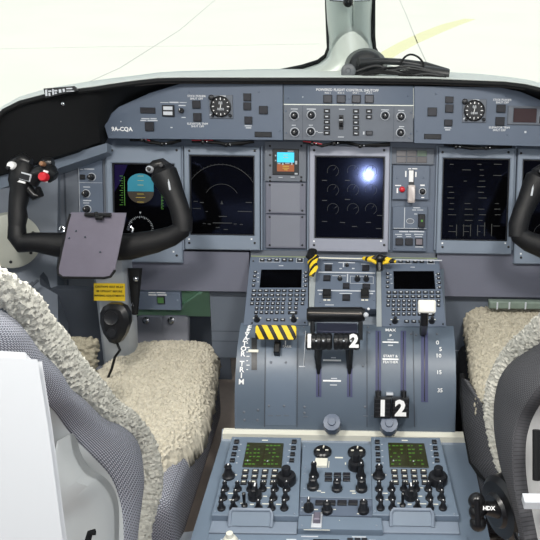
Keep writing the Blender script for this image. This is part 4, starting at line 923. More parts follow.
# ================================================================ CONTROL COLUMNS
def column(label, cx, s, full=True):
    "cx: world x of column centre, s: +1 left one as in the photo, -1 mirrored"
    # built in a local space equal to the left unit seen from the eye, then mirrored about its own centre
    C0 = W(105, 235, 1.60); C0 = Vector((-.52, C0.y, C0.z))
    root = bpy.data.objects.new('control_column', None); COL.objects.link(root); root.location = (cx, C0.y+.16, 0.0); tag(root, label, 'control column')
    off = Vector((-.52, C0.y+.16, 0))
    def L(x, y, d): 
        p = W(x, y, d)-off; return Vector((s*p.x, p.y, p.z))
    wheel = finish(G().tube([L(17, 226, 1.60), L(17, 236, 1.60), L(22, 243, 1.60), L(34, 242, 1.60), L(55, 244.5, 1.60), L(75, 246, 1.60), L(105, 247, 1.60), L(130, 246.5, 1.60), L(155, 241.5, 1.60), L(172, 236, 1.60), L(181, 230, 1.60), L(183, 222, 1.60)],
        [(.018, .018), (.020, .020), (.022, .022), (.021, .020), (.026, .019), (.029, .018), (.030, .018), (.029, .018), (.025, .018), (.022, .019), (.021, .020), (.021, .021)], 14).bm, 'wheel_bar', 'grip', root)
    gl = finish(G().tube([L(17, 238, 1.60), L(17, 226, 1.60), L(18, 216, 1.60), L(17.5, 207, 1.60), L(19, 198, 1.60), L(20, 190, 1.60), L(21, 182, 1.60), L(23, 172, 1.60), L(25, 163, 1.60)], [.018, .0175, .020, .018, .0205, .020, .026, .027, .018], 14).bm, 'outboard_grip', 'grip', wheel)
    rt = finish(G().tube([L(183, 232, 1.60), L(182.5, 220, 1.60), L(179, 207, 1.60), L(174, 195, 1.60), L(169, 184, 1.60), L(164, 174, 1.60), L(161, 168, 1.60)], [.020, .0225, .0215, .023, .027, .030, .020], 14).bm, 'inboard_grip', 'grip', wheel)
    # outboard head with switches
    hd = finish(G().tube([L(12, 170, 1.60), L(16, 163, 1.60), L(24, 160, 1.60), L(31, 163, 1.60)], [.012, .015, .016, .010], 12).bm, 'switch_head', 'bpl', gl)
    finish(G().tube([L(30, 182, 1.60), L(36, 175, 1.60), L(44, 172, 1.60), L(52, 174, 1.60), L(56, 176, 1.60)], [.018, .017, .021, .020, .010], 12).bm, 'switch_arm', 'bpl', gl)
    finish(G().tube([L(42, 168, 1.60), L(47, 163, 1.60), L(53, 162, 1.60)], [.012, .015, .010], 12).bm, 'switch_horn', 'bpl', gl)
    finish(G().tube([L(28, 188, 1.60), L(35, 196, 1.60), L(40, 194, 1.60), L(38, 188, 1.59)], [.010, .010, .009, .006], 10).bm, 'trigger', 'bpl', gl)
    def btn(x, y, r, m, nm, h=.02, base=1.58):
        f = Fr((0, 0, 0), tilt=24); p = L(x, y, base); g = G().lathe(0, 0, [(r, -.004), (r, h*.3), (r*.8, h*.5), (0, h*.5)], 12)
        bmesh.ops.transform(g.bm, matrix=Matrix.Translation(p) @ f.mat(0, 0), verts=g.bm.verts); return finish(g.bm, nm, m, gl if x < 100 else rt)
    btn(44, 177, .0105, 'red', 'red_button', .02, 1.573)
    btn(12.5, 166, .0095, 'white', 'hat_switch', .02, 1.58); btn(10.5, 168.5, .004, 'bkey', 'hat_centre', .03, 1.578)
    btn(43, 164, .0055, mat('tan button', (150, 110, 80), .4), 'top_button', .02, 1.578)
    f = Fr((0, 0, 0), tilt=24)
    for x, y, a, b, m_ in ((24.5, 176.5, .014, .008, 'soft'), (24.5, 177, .012, .006, 'bkey'), (21.5, 181.8, .0085, .0022, 'white'), (46, 171.5, .005, .002, 'white'), (45.5, 181.5, .004, .0015, 'white')):
        g = G().box(-a, -b, a, b, -.002, .002 if m_ != 'bkey' else .003); bmesh.ops.transform(g.bm, matrix=Matrix.Translation(L(x, y, 1.577)) @ f.mat(0, 0) @ Matrix.Rotation(R_(-14*s), 4, 'Z'), verts=g.bm.verts); finish(g.bm, 'label_plate' if m_ != 'bkey' else 'rocker_switch', m_, gl)
    finish(G().tube([L(150, 171, 1.60), L(156, 166, 1.60), L(162, 164, 1.60), L(168, 168, 1.60)], [.012, .014, .013, .012], 12).bm, 'switch_head', 'bpl', rt)
    btn(150, 169.5, .0075, 'soft', 'hat_switch', .02, 1.583); btn(150, 169.5, .0045, 'bkey', 'hat_centre', .03, 1.58); btn(163, 166, .005, 'bkey', 'thumb_button', .03, 1.583)
    finish(G().tube([L(167, 172, 1.578), L(169, 184, 1.575), L(170, 190, 1.576)], .0022, 6).bm, 'grip_seam', 'soft', rt)
    # column shaft
    A = [[L(92, 250, 1.64), L(126, 250, 1.64)], [L(92, 280, 1.66), L(126, 264, 1.66)], [L(96, 312, 1.68), L(129, 300, 1.68)], [L(100, 345, 1.72), L(132, 330, 1.72)], [L(104, 380, 1.84), L(134, 380, 1.84)], [L(108, 430, 2.02), L(134, 430, 2.02)]]
    if s < 0: A = A[:-1]
    def mid(r): return r[0].lerp(r[1], .5)+Vector((0, -.004, .002))
    fr_ = [[r[0]+Vector((0, .012, 0)), r[0].lerp(r[1], .12), mid(r), r[0].lerp(r[1], .88), r[1]+Vector((0, .012, 0))] for r in A]
    sh = finish(G().solid(fr_, [[p+Vector((0, .03, .0)) for p in r] for r in fr_]).bm, 'shaft', 'column', root)
    pf = Fr((0, 0, 0), tilt=20)
    # chart plate
    c = [(70.5, 214), (126, 214.5), (124, 226), (115, 270), (110.5, 276.5), (104, 278), (63, 277.5), (58.5, 274), (58, 268), (67.5, 224)]
    g = G(); d0 = 1.535
    F_ = [L(x, y, d0) for x, y in c]; B_ = [p+Vector((0, .005, .002)) for p in F_]
    b = g.bm; va = [b.verts.new(p) for p in F_]; vb = [b.verts.new(p) for p in B_]; b.faces.new(va); b.faces.new(vb[::-1]); n = len(c)
    for i in range(n): b.faces.new((va[i], va[(i+1) % n], vb[(i+1) % n], vb[i]))
    cp = finish(b, 'chart_plate', 'clip', root)
    rim = [L(x, y, d0+.001) for x, y in c[3:]+c[:1]]; finish(G().tube(rim, .0028, 6).bm, 'edge_rim', 'black', cp)
    finish(G().tube([L(85, 214.5, 1.53), L(111, 215, 1.53)], .0045, 8).bm, 'spring_clip', 'bpl', cp)
    finish(G().tube([L(96, 213, 1.53), L(97, 218, 1.525), L(103, 218, 1.525)], .005, 8).bm, 'clip_tongue', 'bpl', cp)
    for x, y in ((69, 238), (85, 237), (100, 252), (76, 231)): finish(G().ball(L(x, y, d0-.0008), .0022, 8).bm, 'rivet', 'dark', cp)
    for x in (62, 130): finish(G().tube([L(x-2, 230, 1.57), L(x, 226, 1.57), L(x+3, 229, 1.57), L(x+2, 232, 1.57)], .0035, 8).bm, 'mounting_bolt', 'chrome', cp)
    finish(G().tube([L(90, 245, 1.54), L(95, 247, 1.60)], .012, 10).bm, 'plate_bracket', 'bpl', cp)
    return root, sh, L, pf, off
lc, sh, L, pf, loff = column('left control column with mauve chart plate clipped in front of the wheel', -.52, 1)
# placard
def on(p, f, g): bmesh.ops.transform(g, matrix=Matrix.Translation(p) @ f.mat(0, 0), verts=g.verts)
p = L(109.5, 291.8, 1.642); k = .0345; g = G().box(-k, -.020, k, .019, -.001, .001); on(p, pf, g.bm); pl = finish(g.bm, 'placard', 'yellow', sh, label='yellow caution placard')
for i, s_ in enumerate(('CAUTION: SEAT MUST', 'BE UPRIGHT BEFORE', 'MAKING ADJUSTMENTS')):
    bm = text_bm(s_, .0062, .0001); bmesh.ops.transform(bm, matrix=Matrix.Translation((0, .011-i*.010, .0012)), verts=bm.verts); on(p, pf, bm); finish(bm, 'lettering', 'black', pl, False)
rc, _, _, _, _ = column('right control column, only its inboard grip showing at the right edge', .530, -1)
# side bracket and switch by the column
o = finish(G().tube([W(135, 268, 1.67), W(135, 280, 1.67), W(135, 314, 1.69)], [(.017, .010), (.014, .009), (.007, .007)], 8).bm, 'column_bracket', 'black'); tag(o, 'black bracket standing right of the left control column', 'bracket')
finish(G().ball(W(136, 279, 1.65), .006, 10).bm, 'bolt', 'chrome', o); finish(G().tube([W(131, 295, 1.69), W(134, 299, 1.68), W(133, 306, 1.68)], .004, 8).bm, 'hook', 'chrome', o)
# hand microphone hanging on the column
o = bpy.data.objects.new('hand_microphone', None); COL.objects.link(o); o.location = W(115, 322, 1.63); bpy.context.view_layer.update(); tag(o, 'black hand microphone hanging on the left control column below the yellow placard', 'microphone')
mf = Fr(W(115, 322, 1.632), tilt=18)
def muv(pts): return [mf.uv(*q) for q in pts]
outl = muv([(102, 312), (105, 306), (110, 303), (120, 303), (126, 306), (130, 313), (130.5, 322), (127, 333), (122, 341), (117, 343), (111, 341), (105, 332), (102, 322)])
def loc(g): bmesh.ops.transform(g.bm, matrix=Matrix.Translation(-o.location) @ mf.mat(0, 0), verts=g.bm.verts); return g.bm
body = finish(loc(G().prism(outl, -.012, .020, .008)), 'body', 'bpl', o)
u, v = mf.uv(114.5, 316.5); finish(loc(G().lathe(u, v, [(.017, .018), (.015, .024), (.010, .022), (0, .022)], 18)), 'push_to_talk_button', 'bkey', body)
u, v = mf.uv(115, 331); finish(loc(G().lathe(u, v, [(.012, .018), (.010, .022), (0, .0225)], 14)), 'grille', 'bkey', body)
finish(G().tube([W(x, y, d)-o.location for x, y, d in ((117, 343, 1.635), (120, 350, 1.63), (115, 357, 1.64), (112, 368, 1.66), (108, 378, 1.68))], .003, 8).bm, 'cord', 'black', o)

# ================================================================ SEATS
def fbm(p, s): return noise.fractal(p*s, 1.0, 2.0, 3)
def woolly(bm, amp=.006, s1=55, s2=130, seed=0):
    bm.normal_update()
    for v in bm.verts:
        q = v.co+Vector((seed, 0, 0)); a = noise.noise(q*s1)*.35 + noise.noise(q*s2)*.8
        v.co += v.normal*(amp*(a+.1))
def superbox(cx, cy, z0, z1, hx, hy, r, nx, ny, taper=None, drop=.0):
    "rounded cushion: top grid dropping at the borders"
    rows = []
    for j in range(ny+1):
        t = -1+2*j/ny; row = []
        for i in range(nx+1):
            s_ = -1+2*i/nx
            ex = abs(s_)**5; ey = abs(t)**5
            h = (1-ex*abs(s_)**3)*(1-ey*abs(t)**3)
            x = cx+hx*s_; y = cy+hy*t
            if taper: x, y = taper(s_, t, x, y)
            rows_z = z0+(z1-z0)*(h**.45)
            row.append(Vector((x, y, rows_z)))
        rows.append(row)
    return rows
def seat(label, cx, cyf, cyb, z, hwf, hwb, left=True):
    r = bpy.data.objects.new('pilot_seat', None); COL.objects.link(r); r.location = (cx, (cyf+cyb)/2, 0); tag(r, label, 'seat'); return r
# ---- left seat
LS = seat('left pilot seat with cream sheepskin cushion and woven grey mesh back', -.48, 1.62, 1.13, .5, .12, .17); lo = Vector(LS.location)
def tpl(s_, t, x, y):
    k = (t+1)/2                                         # 0 rear .. 1 front
    k2 = max(0, (k-.3)/.7)
    lft = -.66+.105*k2; rgt = -.308-.024*k2+.012*math.sin(k*3.1)
    rgt -= .075*max(0, (.36-k)/.36)**1.4
    xx = lft+(rgt-lft)*(s_+1)/2
    r = (1 if s_ < 0 else .35)
    y -= .045*abs(min(s_, 0))**2.2*k2 + .02*max(s_, 0)**4*k2
    return xx, y
rows = superbox(-.48, 1.382, .45, .535, .16, .280, 0, 170, 260, tpl)
g = G(); g.grid([[p-lo for p in r] for r in rows]); woolly(g.bm, .0075, 90, 210); cu = finish(g.bm, 'sheepskin_cover', 'wool', LS)
so = cu.modifiers.new('s', 'SOLIDIFY'); so.thickness = .008; so.offset = -1
# cushion body
def cushion(name, xs, ys, z0, z1, m, parent, off, n=10):
    b = bmesh.new(); uvl = b.loops.layers.uv.new('UVMap')
    bmesh.ops.create_cube(b, size=1, matrix=Matrix.Translation(((xs[0]+xs[1])/2, (ys[0]+ys[1])/2, (z0+z1)/2)) @ Matrix.Diagonal((xs[1]-xs[0], ys[1]-ys[0], z1-z0, 1)))
    bmesh.ops.bevel(b, geom=list(b.edges), offset=min(.04, (z1-z0)*.4), segments=4, affect='EDGES', profile=.6)
    for f in b.faces:
        n_ = f.normal
        for l in f.loops:
            c = l.vert.co; l[uvl].uv = (c.y*4, c.z*4) if abs(n_.x) > .6 else ((c.x*4, c.y*4) if abs(n_.z) > .6 else (c.x*4, c.z*4))
    for v in b.verts: v.co -= off
    return finish(b, name, m, parent)
cb = cushion('seat_cushion', (-.645, -.318), (1.08, 1.58), .33, .49, 'mesh', LS, lo)
cushion('seat_pan', (-.66, -.35), (1.0, 1.5), .27, .345, 'side', LS, lo); cushion('seat_pedestal', (-.60, -.42), (1.05, 1.4), .0, .28, 'side', LS, lo)
def interp(P, n):
    "Catmull-Rom through P (tuples) -> n+1 samples"
    out = []; m = len(P)-1
    for i in range(n+1):
        x = i/n*m; k = min(int(x), m-1); t = x-k
        p0, p1, p2, p3 = P[max(k-1, 0)], P[k], P[k+1], P[min(k+2, m)]
        out.append(tuple(.5*((2*b)+(-a+c)*t+(2*a-5*b+4*c-d)*t*t+(-a+3*b-3*c+d)*t**3) for a, b, c, d in zip(p0, p1, p2, p3)))
    return out
def backrest(parent, off, A, B, C, D, xo, m, mskin, roll, sc_u, seed=0, n=60):
    """A outer edge of the sheepskin, B seam, C rear corner, D shell: pixel+depth control lines from top to foot; xo outboard shift"""
    A, B, C, D = (interp(q, n) for q in (A, B, C, D)); WA, WB, WC, WD = ([W(*q)-off for q in X_] for X_ in (A, B, C, D))
    # mesh side strip with UVs
    b = bmesh.new(); uvl = b.loops.layers.uv.new('UVMap'); K = 16; grid = []
    for i in range(n+1):
        row = []
        for k in range(K+1):
            t = k/K; p = WB[i].lerp(WC[i], t); bl = math.sin(t*math.pi)*(.022 if xo < 0 else .008); p = p + Vector((1 if xo < 0 else -1, -.5, .25))*bl; row.append(b.verts.new(p))
        grid.append(row)
    acc = 0; us = [0]
    for i in range(n): acc += (WB[i+1]-WB[i]).length; us.append(acc)
    for i in range(n):
        for k in range(K):
            f = b.faces.new((grid[i][k], grid[i][k+1], grid[i+1][k+1], grid[i+1][k]))
            for l, (a, c) in zip(f.loops, ((i, k), (i, k+1), (i+1, k+1), (i+1, k))): l[uvl].uv = (us[a]*sc_u, c/K*.17*sc_u)
    me = finish(b, 'side_mesh', m, parent); sm = me.modifiers.new('s', 'SOLIDIFY'); sm.thickness = .02; sm.offset = -1 if xo < 0 else 1
    # sheepskin roll between A and B
    g = G(); n2 = n*6; A2, B2 = interp(A, n2), interp(B, n2); P, rr = [], []
    rings = []
    prev = None
    for i in range(n2+1):
        a, c = W(*A2[i])-off, W(*B2[i])-off; mid = a.lerp(c, .5); h = (a-c).length*.5
        e1 = (a-c).normalized(); tn = ((W(*A2[min(i+1, n2)])+W(*B2[min(i+1, n2)]))-(W(*A2[max(i-1, 0)])+W(*B2[max(i-1, 0)]))).normalized(); e2 = tn.cross(e1).normalized()
        rings.append([g.bm.verts.new(mid+e1*(h*math.cos(2*math.pi*q/56))+e2*(roll*math.sin(2*math.pi*q/56))) for q in range(56)])
    for R1, R2 in zip(rings, rings[1:]):
        for q in range(56): g.bm.faces.new((R1[q], R1[(q+1) % 56], R2[(q+1) % 56], R2[q]))
    g.bm.faces.new(rings[0][::-1]); g.bm.faces.new(rings[-1]); bmesh.ops.recalc_face_normals(g.bm, faces=g.bm.faces)
    woolly(g.bm, .0058, 110, 260, seed); finish(g.bm, 'sheepskin_roll', mskin, parent)
    # back cushion core reaching outboard
    X_ = Vector((xo, 0, 0)); fr_ = [[WA[i].lerp(WB[i], .5), WA[i].lerp(WB[i], .5)+X_] for i in range(0, n+1, 4)]; bk = [[WB[i].lerp(WC[i], .8)+Vector((-.01 if xo < 0 else .01, .01, 0)), WB[i].lerp(WC[i], .8)+X_] for i in range(0, n+1, 4)]
    finish(G().solid(fr_, bk).bm, 'back_cushion', 'side', parent)
    return WA, WB, WC, WD
A = [(-45, 248, .67), (-4, 276, .748), (16, 290, .80), (31, 314, .86), (43, 328, .90), (64, 356, .97), (86, 382, 1.05), (103, 405, 1.12), (123, 424, 1.18), (142, 450, 1.24), (151, 475, 1.27), (148, 500, 1.26), (142, 524, 1.25), (140, 560, 1.22)]
B = [(-45, 285, .67), (0, 309, .74), (18, 322, .78), (34, 345, .823), (54, 364, .87), (66, 384, .91), (85, 400, .97), (104, 418, 1.04), (124, 427, 1.11), (139, 444, 1.18), (143, 475, 1.20), (137, 503, 1.19), (130, 525, 1.17), (122, 560, 1.14)]
C = [(-60, 330, .58), (-12, 352, .64), (6, 366, .68), (22, 380, .72), (36, 392, .77), (47, 404, .81), (56, 414, .85), (66, 428, .89), (78, 442, .92), (92, 456, .95), (110, 476, 1.0), (119, 498, 1.03), (123, 522, 1.03), (124, 560, 1.01)]
Dd = [(-160, 340, .58), (-90, 360, .62), (-60, 375, .66), (-50, 390, .70), (-40, 402, .74), (-30, 414, .77), (-20, 424, .80), (-10, 436, .83), (0, 452, .86), (10, 466, .88), (20, 486, .92), (30, 508, .95), (40, 532, .96), (50, 570, .95)]
WA, WB, WC, WD = backrest(LS, lo, A, B, C, Dd, -.36, 'mesh', 'woolw', .024, 3.0)
# white moulded shell: panel from rear corner C towards the outboard side with a moulded step
n = 60; fr_, bk = [], []
for i in range(n+1):
    row = []
    for k in range(17):
        t = k/16; p = WC[i].lerp(WD[i], t); p = p+Vector((.3, -.6, .3))*(.016*math.sin(min(1, t*3)*math.pi/2)); row.append(p)
    fr_.append(row); bk.append([p+Vector((-.012, .014, -.006)) for p in row])
shl = finish(G().solid(fr_, bk).bm, 'back_shell', 'shell', LS)
# moulded lower pocket on the shell
P = interp([(60, 440, .868), (64, 462, .872), (76, 481, .885), (88, 487, .905), (100, 500, .94), (106, 520, .955), (106, 556, .95)], 40)
P2 = interp([(59, 440, .868), (48, 475, .855), (45, 500, .86), (50, 515, .87), (56, 525, .88), (60, 540, .885), (64, 566, .89)], 40)
fr_ = []
for i in range(41):
    a, c = W(*P[i])-lo, W(*P2[i])-lo; fr_.append([a+Fv*.02, a, a.lerp(c, .3)-Fv*.006, a.lerp(c, .7)-Fv*.006, c, c+Fv*.02])
finish(G().solid(fr_, [[p+Fv*.03 for p in r] for r in fr_]).bm, 'shell_moulding', 'shell', LS)
finish(G().tube([W(87, 560, .90)-lo, W(88, 540, .90)-lo, W(90, 533, .90)-lo, W(95, 532, .90)-lo], .004, 8).bm, 'strap_slot', 'black', LS)
# upright white stowed armrest
arm = [(-60, 345), (45, 351), (56, 420), (64, 480), (74, 560), (-60, 580)]
F_ = [W(x, y, .585)-lo for x, y in arm]
b = bmesh.new(); va = [b.verts.new(p) for p in F_]; vb = [b.verts.new(p+Vector((-.05, .03, -.03))) for p in F_]; b.faces.new(va); b.faces.new(vb[::-1])
for i in range(len(arm)): b.faces.new((va[i], va[(i+1) % len(arm)], vb[(i+1) % len(arm)], vb[i]))
bmesh.ops.recalc_face_normals(b, faces=b.faces); bmesh.ops.bevel(b, geom=[e for e in b.edges], offset=.007, segments=4, affect='EDGES')
finish(b, 'stowed_armrest', mat('armrest white', (176, 178, 181), .5, 0, .01), LS)
# small sheepskin pad outboard
g = G(); rows = []
for j in range(50):
    v = j/49; row = []
    for i in range(50):
        u = i/49; e = ((1-abs(2*u-1)**4)*(1-abs(2*v-1)**4))**.4
        p = W(58+36*u-2*v, 337+50*v+4*abs(u-.4), 1.42)-Fv*(.03*e)+Fv*.03 - lo; row.append(p)
    rows.append(row)
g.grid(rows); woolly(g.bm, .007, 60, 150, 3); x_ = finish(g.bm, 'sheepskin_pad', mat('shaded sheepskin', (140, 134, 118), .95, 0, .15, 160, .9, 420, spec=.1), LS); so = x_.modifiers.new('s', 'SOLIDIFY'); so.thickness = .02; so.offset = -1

# ---- right seat
RS = seat('right pilot seat, sheepskin cushion pushed forward beside the pedestal, dark woven sides', .5, 1.6, 1.2, .5, 0, 0); ro = Vector(RS.location)
def tpr(s_, t, x, y):
    k = (t+1)/2
    lft = .262+.028*k; rgt = .72
    return lft+(rgt-lft)*(s_+1)/2, y
rows = superbox(.5, 1.50, .585, .635, .2, .27, 0, 200, 220, tpr)
g = G(); g.grid([[p-ro for p in r] for r in rows]); woolly(g.bm, .0075, 90, 210, 7); cu = finish(g.bm, 'sheepskin_cover', mat('grey beige sheepskin', (164, 157, 140), .95, 0, 0, 160, .9, 420, rgb2=(200, 193, 176), spec=.1), RS)
so = cu.modifiers.new('s', 'SOLIDIFY'); so.thickness = .008; so.offset = -1
cushion('seat_cushion', (.272, .70), (1.12, 1.66), .37, .535, 'meshd', RS, ro); cushion('seat_pan', (.262, .70), (1.16, 1.60), .33, .39, 'bpl', RS, ro); cushion('seat_pedestal', (.36, .62), (1.2, 1.5), 0, .34, 'dark', RS, ro)
A = [(720, 205, .80), (620, 250, .95), (575, 285, 1.1), (548, 310, 1.20), (530, 328, 1.27), (513, 346, 1.34), (500, 370, 1.36), (492, 392, 1.36), (492, 412, 1.36), (496, 428, 1.34), (503, 450, 1.31), (511, 474, 1.28), (520, 500, 1.25), (528, 530, 1.22)]
B = [(760, 262, .80), (660, 300, .95), (600, 325, 1.06), (566, 340, 1.14), (545, 353, 1.20), (524, 366, 1.27), (511, 381, 1.30), (506, 400, 1.31), (505, 418, 1.30), (507, 440, 1.28), (513, 466, 1.25), (522, 488, 1.22), (530, 508, 1.20), (538, 535, 1.18)]
C = [(800, 310, .76), (680, 340, .9), (640, 352, 1.0), (600, 366, 1.04), (572, 380, 1.06), (552, 392, 1.08), (541, 404, 1.10), (534, 415, 1.12), (529, 428, 1.13), (526, 445, 1.13), (526, 470, 1.13), (529, 495, 1.12), (533, 515, 1.11), (538, 540, 1.10)]
Dd = [(900, 320, .76), (780, 350, .9), (740, 362, 1.0), (700, 376, 1.04), (670, 390, 1.06), (650, 402, 1.06), (641, 414, 1.06), (634, 425, 1.06), (629, 438, 1.06), (626, 455, 1.06), (626, 480, 1.06), (629, 505, 1.06), (633, 525, 1.06), (638, 550, 1.06)]
WA, WB, WC, WD = backrest(RS, ro, A, B, C, Dd, .36, 'meshd', 'woolw', .024, 3.0, 5)
fr_, bk = [], []
for i in range(n+1):
    row = [WC[i].lerp(WD[i], k/12)-Fv*(.014*math.sin(min(1, k/12*4)*math.pi/2)) for k in range(13)]; fr_.append(row); bk.append([p+Fv*.02 for p in row])
finish(G().solid(fr_, bk).bm, 'back_shell', mat('right shell grey white', (158, 158, 158), .45, 0, .04), RS)
finish(G().tube([W(536.5, y, 1.075)-ro for y in (430, 445, 470, 480)], .006, 8).bm, 'shell_slot', 'black', RS)
finish(G().tube([W(x, y, d)-ro for x, y, d in ((462, 375, 1.62), (463, 400, 1.56), (466, 430, 1.50), (472, 462, 1.44), (480, 474, 1.42), (500, 490, 1.36))], .0065, 8).bm, 'edge_piping', 'black', RS)
side = [[W(463, 378, 1.60), W(467, 380, 1.56)], [W(466, 430, 1.49), W(492, 420, 1.42)], [W(473, 462, 1.43), W(506, 462, 1.36)], [W(498, 492, 1.36), W(524, 500, 1.27)]]
b = bmesh.new(); uvl = b.loops.layers.uv.new('UVMap'); V = [[b.verts.new(p-ro) for p in r] for r in side]
for i in range(3):
    f = b.faces.new((V[i][0], V[i][1], V[i+1][1], V[i+1][0]))
    for l, uv in zip(f.loops, ((i*.12, 0), (i*.12, .12), (i*.12+.12, .12), (i*.12+.12, 0))): l[uvl].uv = (uv[0]*2.5, uv[1]*2.5)
x_ = finish(b, 'side_skirt', 'meshd', RS); so = x_.modifiers.new('s', 'SOLIDIFY'); so.thickness = .01; so.offset = 0
# recline wheel and star knob
def wl_(p, axis, prof, name, m, parent, nseg=20, lobes=0):
    g = G().lathe(0, 0, prof, nseg); z = Vector(axis).normalized(); q = z.to_track_quat('Z', 'Y').to_matrix().to_4x4()
    bmesh.ops.transform(g.bm, matrix=Matrix.Translation(W(*p)-ro) @ q, verts=g.bm.verts); return finish(g.bm, name, m, parent)
ax = (-.90, -.42, .0)
wh = wl_((512, 505, 1.20), ax, [(.050, -.03), (.056, -.022), (.056, -.008), (.051, -.002), (.051, .004), (.054, .008), (.054, .02), (.046, .028), (.03, .03), (.026, .036), (0, .036)], 'recline_wheel', 'bpl', RS, 28)
finish(G().tube([W(498, 510, 1.18)-ro, W(485, 508, 1.17)-ro], [.014, .011], 10).bm, 'shaft', 'bpl', wh)
for x, y in ((476.5, 501), (477, 512), (478, 523)): finish(G().ball(W(x, y, 1.165)-ro, .0135, 14).bm, 'knob_lobe', 'bpl', wh)
finish(G().tube([W(477, 499, 1.155)-ro, W(478, 525, 1.155)-ro], .005, 10).bm, 'knob_core', 'bpl', wh)
f = Fr(W(488.5, 507.8, 1.145), tilt=30); bm = text_bm('HDX', .0085, .0003); bmesh.ops.transform(bm, matrix=Matrix.Translation(-ro) @ f.mat(0, 0, .004), verts=bm.verts); finish(bm, 'lettering', 'white', wh, False)
finish(G().box(0, 0, .026, .019, 0, .012).bm, 'light_grey_clip', 'soft', wh).matrix_local = Matrix.Translation(W(524, 509, 1.06)-ro)
finish(G().tube([W(523, 515, 1.15)-ro, W(524, 526, 1.15)-ro, W(523, 536, 1.15)-ro], [.008, .009, .008], 10).bm, 'release_button', 'chrome', wh)
finish(G().tube([W(510, 518, 1.17)-ro, W(516, 530, 1.16)-ro, W(522, 545, 1.15)-ro], .007, 8).bm, 'lever', 'bpl', wh)

# ================================================================ THINGS ON THE GLARESHIELD
hs = bpy.data.objects.new('headset', None); COL.objects.link(hs); hs.location = W(395, 78, 1.72); bpy.context.view_layer.update(); ho = Vector(hs.location)
tag(hs, 'black headset with coiled cables lying on the glareshield beside the windscreen post', 'headset')
def hw(x, y, d): return W(x, y, d)-ho
M['hset'] = mat('headset dark grey', (44, 46, 48), .4)
c = finish(G().ball(hw(366, 65, 1.73), .040, 20, (1, .55, .85)).bm, 'ear_cup', 'hset', hs)
finish(G().tube([hw(366+19*math.cos(a), 66-15.5*math.sin(a), 1.725) for a in [R_(k) for k in range(-10, 200, 15)]], .006, 8).bm, 'ear_cushion', mat('headset rim', (96, 102, 100), .35), c)
c2 = finish(G().tube([hw(348.5, 79, 1.70), hw(348.5, 70, 1.70)], [(.017, .010), (.017, .010)], 14).bm, 'side_clamp', mat('clamp grey', (74, 78, 82), .4), hs)
g = G().lathe(0, 0, [(.0165, -.008), (.0165, .008), (.013, .010), (.006, .010), (.005, .013), (0, .013)], 20); f = Fr(hw(348.5, 71, 1.695), tilt=10); bmesh.ops.transform(g.bm, matrix=f.mat(0, 0), verts=g.bm.verts); finish(g.bm, 'pivot', mat('pivot grey', (88, 92, 96), .4), c2)
finish(G().tube([hw(358, 62, 1.70), hw(380, 61, 1.72), hw(400, 62, 1.73), (hw(425, 66, 1.73)), hw(448, 72, 1.72)], [.010, .008, .008, .010, .008], 10).bm, 'headband', 'hset', hs)
finish(G().tube([hw(424, 71, 1.715), hw(436, 73, 1.71), hw(449, 74.5, 1.71)], [.012, .014, .012], 12).bm, 'ear_pad', 'hset', hs)
finish(G().tube([hw(*q) for q in interp([(400, 70, 1.71), (401, 63, 1.71), (405, 57, 1.71), (411, 54.5, 1.71), (418, 57, 1.71), (423, 63, 1.71), (424, 72, 1.71)], 24)], .0024, 6).bm, 'cord', 'black', hs)
for k in range(9):
    y0 = 70+k*.8; P = [(352+random.uniform(-2, 8), y0+4), (372+random.uniform(-4, 4), y0+random.uniform(-4, 1)), (390, y0+random.uniform(-5, 2)), (408, y0+random.uniform(-5, 2)), (428, y0+random.uniform(-2, 1)+1), (446, 77)]
    finish(G().tube([hw(x, min(y, 78), 1.70-.002*k) for x, y in [q[:2] for q in interp(P, 30)]], .0028, 6).bm, 'cord', 'black' if k % 3 else 'hset', hs)
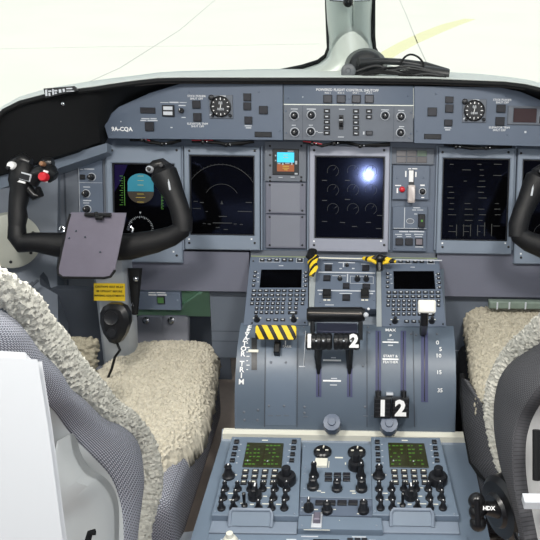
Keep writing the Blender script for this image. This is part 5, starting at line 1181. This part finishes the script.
# small stand with white lettered card on left of glareshield
cs = bpy.data.objects.new('card_holder', None); COL.objects.link(cs); cs.location = W(60, 92, 1.575); bpy.context.view_layer.update(); so_ = Vector(cs.location)
tag(cs, 'small dark card holder with pale blotched lettering standing on the left end of the glareshield', 'card holder')
pts = [(43.5, 88.5), (74.5, 86), (77.5, 90.5), (45.5, 98)]; F_ = [W(x, y, 1.565)-so_ for x, y in pts]
g = G(); g.solid([[F_[0], F_[1]], [F_[3], F_[2]]], [[F_[0]+Fv*.012, F_[1]+Fv*.012], [F_[3]+Fv*.012, F_[2]+Fv*.012]]); hb = finish(g.bm, 'holder', 'bkey', cs)
for q in ((45, 89.8, 47, 96), (48, 90.5, 51, 92), (48.3, 93, 50, 96), (52, 89.3, 53.5, 95), (54, 90, 57, 91.5), (54.5, 92.5, 56.5, 94), (58.5, 89.3, 61, 92.8), (62.5, 88.8, 64.5, 92), (66, 88, 72, 89.2), (66, 90.8, 74, 91.6)):
    a = [W(x, y, 1.5635)-so_ for x, y in ((q[0], q[1]), (q[2], q[1]-.2), (q[2]+.4, q[3]-.2), (q[0]+.4, q[3]))]; b = [p+Fv*.001 for p in a]
    finish(G().solid([[a[0], a[1]], [a[3], a[2]]], [[b[0], b[1]], [b[3], b[2]]]).bm, 'white_mark', 'soft', hb, False)

# ================================================================ LIGHT
wd = bpy.data.worlds.new('sky'); sc.world = wd; wd.use_nodes = True; nt = wd.node_tree; bg = nt.nodes['Background']
sky = nt.nodes.new('ShaderNodeTexSky'); sky.sky_type = 'NISHITA'; sky.sun_disc = False; sky.sun_elevation = R_(50); sky.sun_rotation = R_(200); sky.dust_density = 4; sky.air_density = 1.4
mxx = nt.nodes.new('ShaderNodeMix'); mxx.data_type = 'RGBA'; mxx.inputs[0].default_value = .72; mxx.inputs[7].default_value = (.92, .96, 1.0, 1)
mul = nt.nodes.new('ShaderNodeVectorMath'); mul.operation = 'SCALE'; mul.inputs['Scale'].default_value = .12
nt.links.new(sky.outputs[0], mul.inputs[0]); nt.links.new(mul.outputs[0], mxx.inputs[6]); nt.links.new(mxx.outputs[2], bg.inputs[0]); bg.inputs[1].default_value = 1.0
sn = bpy.data.lights.new('sun', 'SUN'); sn.energy = 2.0; sn.angle = R_(2); sn.color = (1, .98, .93); so2 = bpy.data.objects.new('sun', sn); COL.objects.link(so2)
so2.rotation_euler = (R_(38), R_(22), 0)
# camera flash of the photographer, just above the lens
fl = bpy.data.lights.new('camera_flash', 'POINT'); fl.energy = 10; fl.shadow_soft_size = .014; fl.color = (.93, .96, 1.0)
fo = bpy.data.objects.new('camera_flash', fl); COL.objects.link(fo); fo.location = CAM + Uv*.045 + Rv*.01
# unseen fill lamps added under the ceiling to brighten the interior
for x in (-.45, .45):
    dl = bpy.data.lights.new('fill_light', 'AREA'); dl.shape = 'DISK'; dl.size = .3; dl.energy = 15; dl.color = (1, .97, .92)
    do = bpy.data.objects.new('fill_light', dl); COL.objects.link(do); do.location = (x, .5, 1.94)
vs = sc.view_settings; vs.view_transform = 'Standard'; vs.look = 'None'; vs.gamma = 1; vs.use_curve_mapping = False; vs.exposure = 0.1
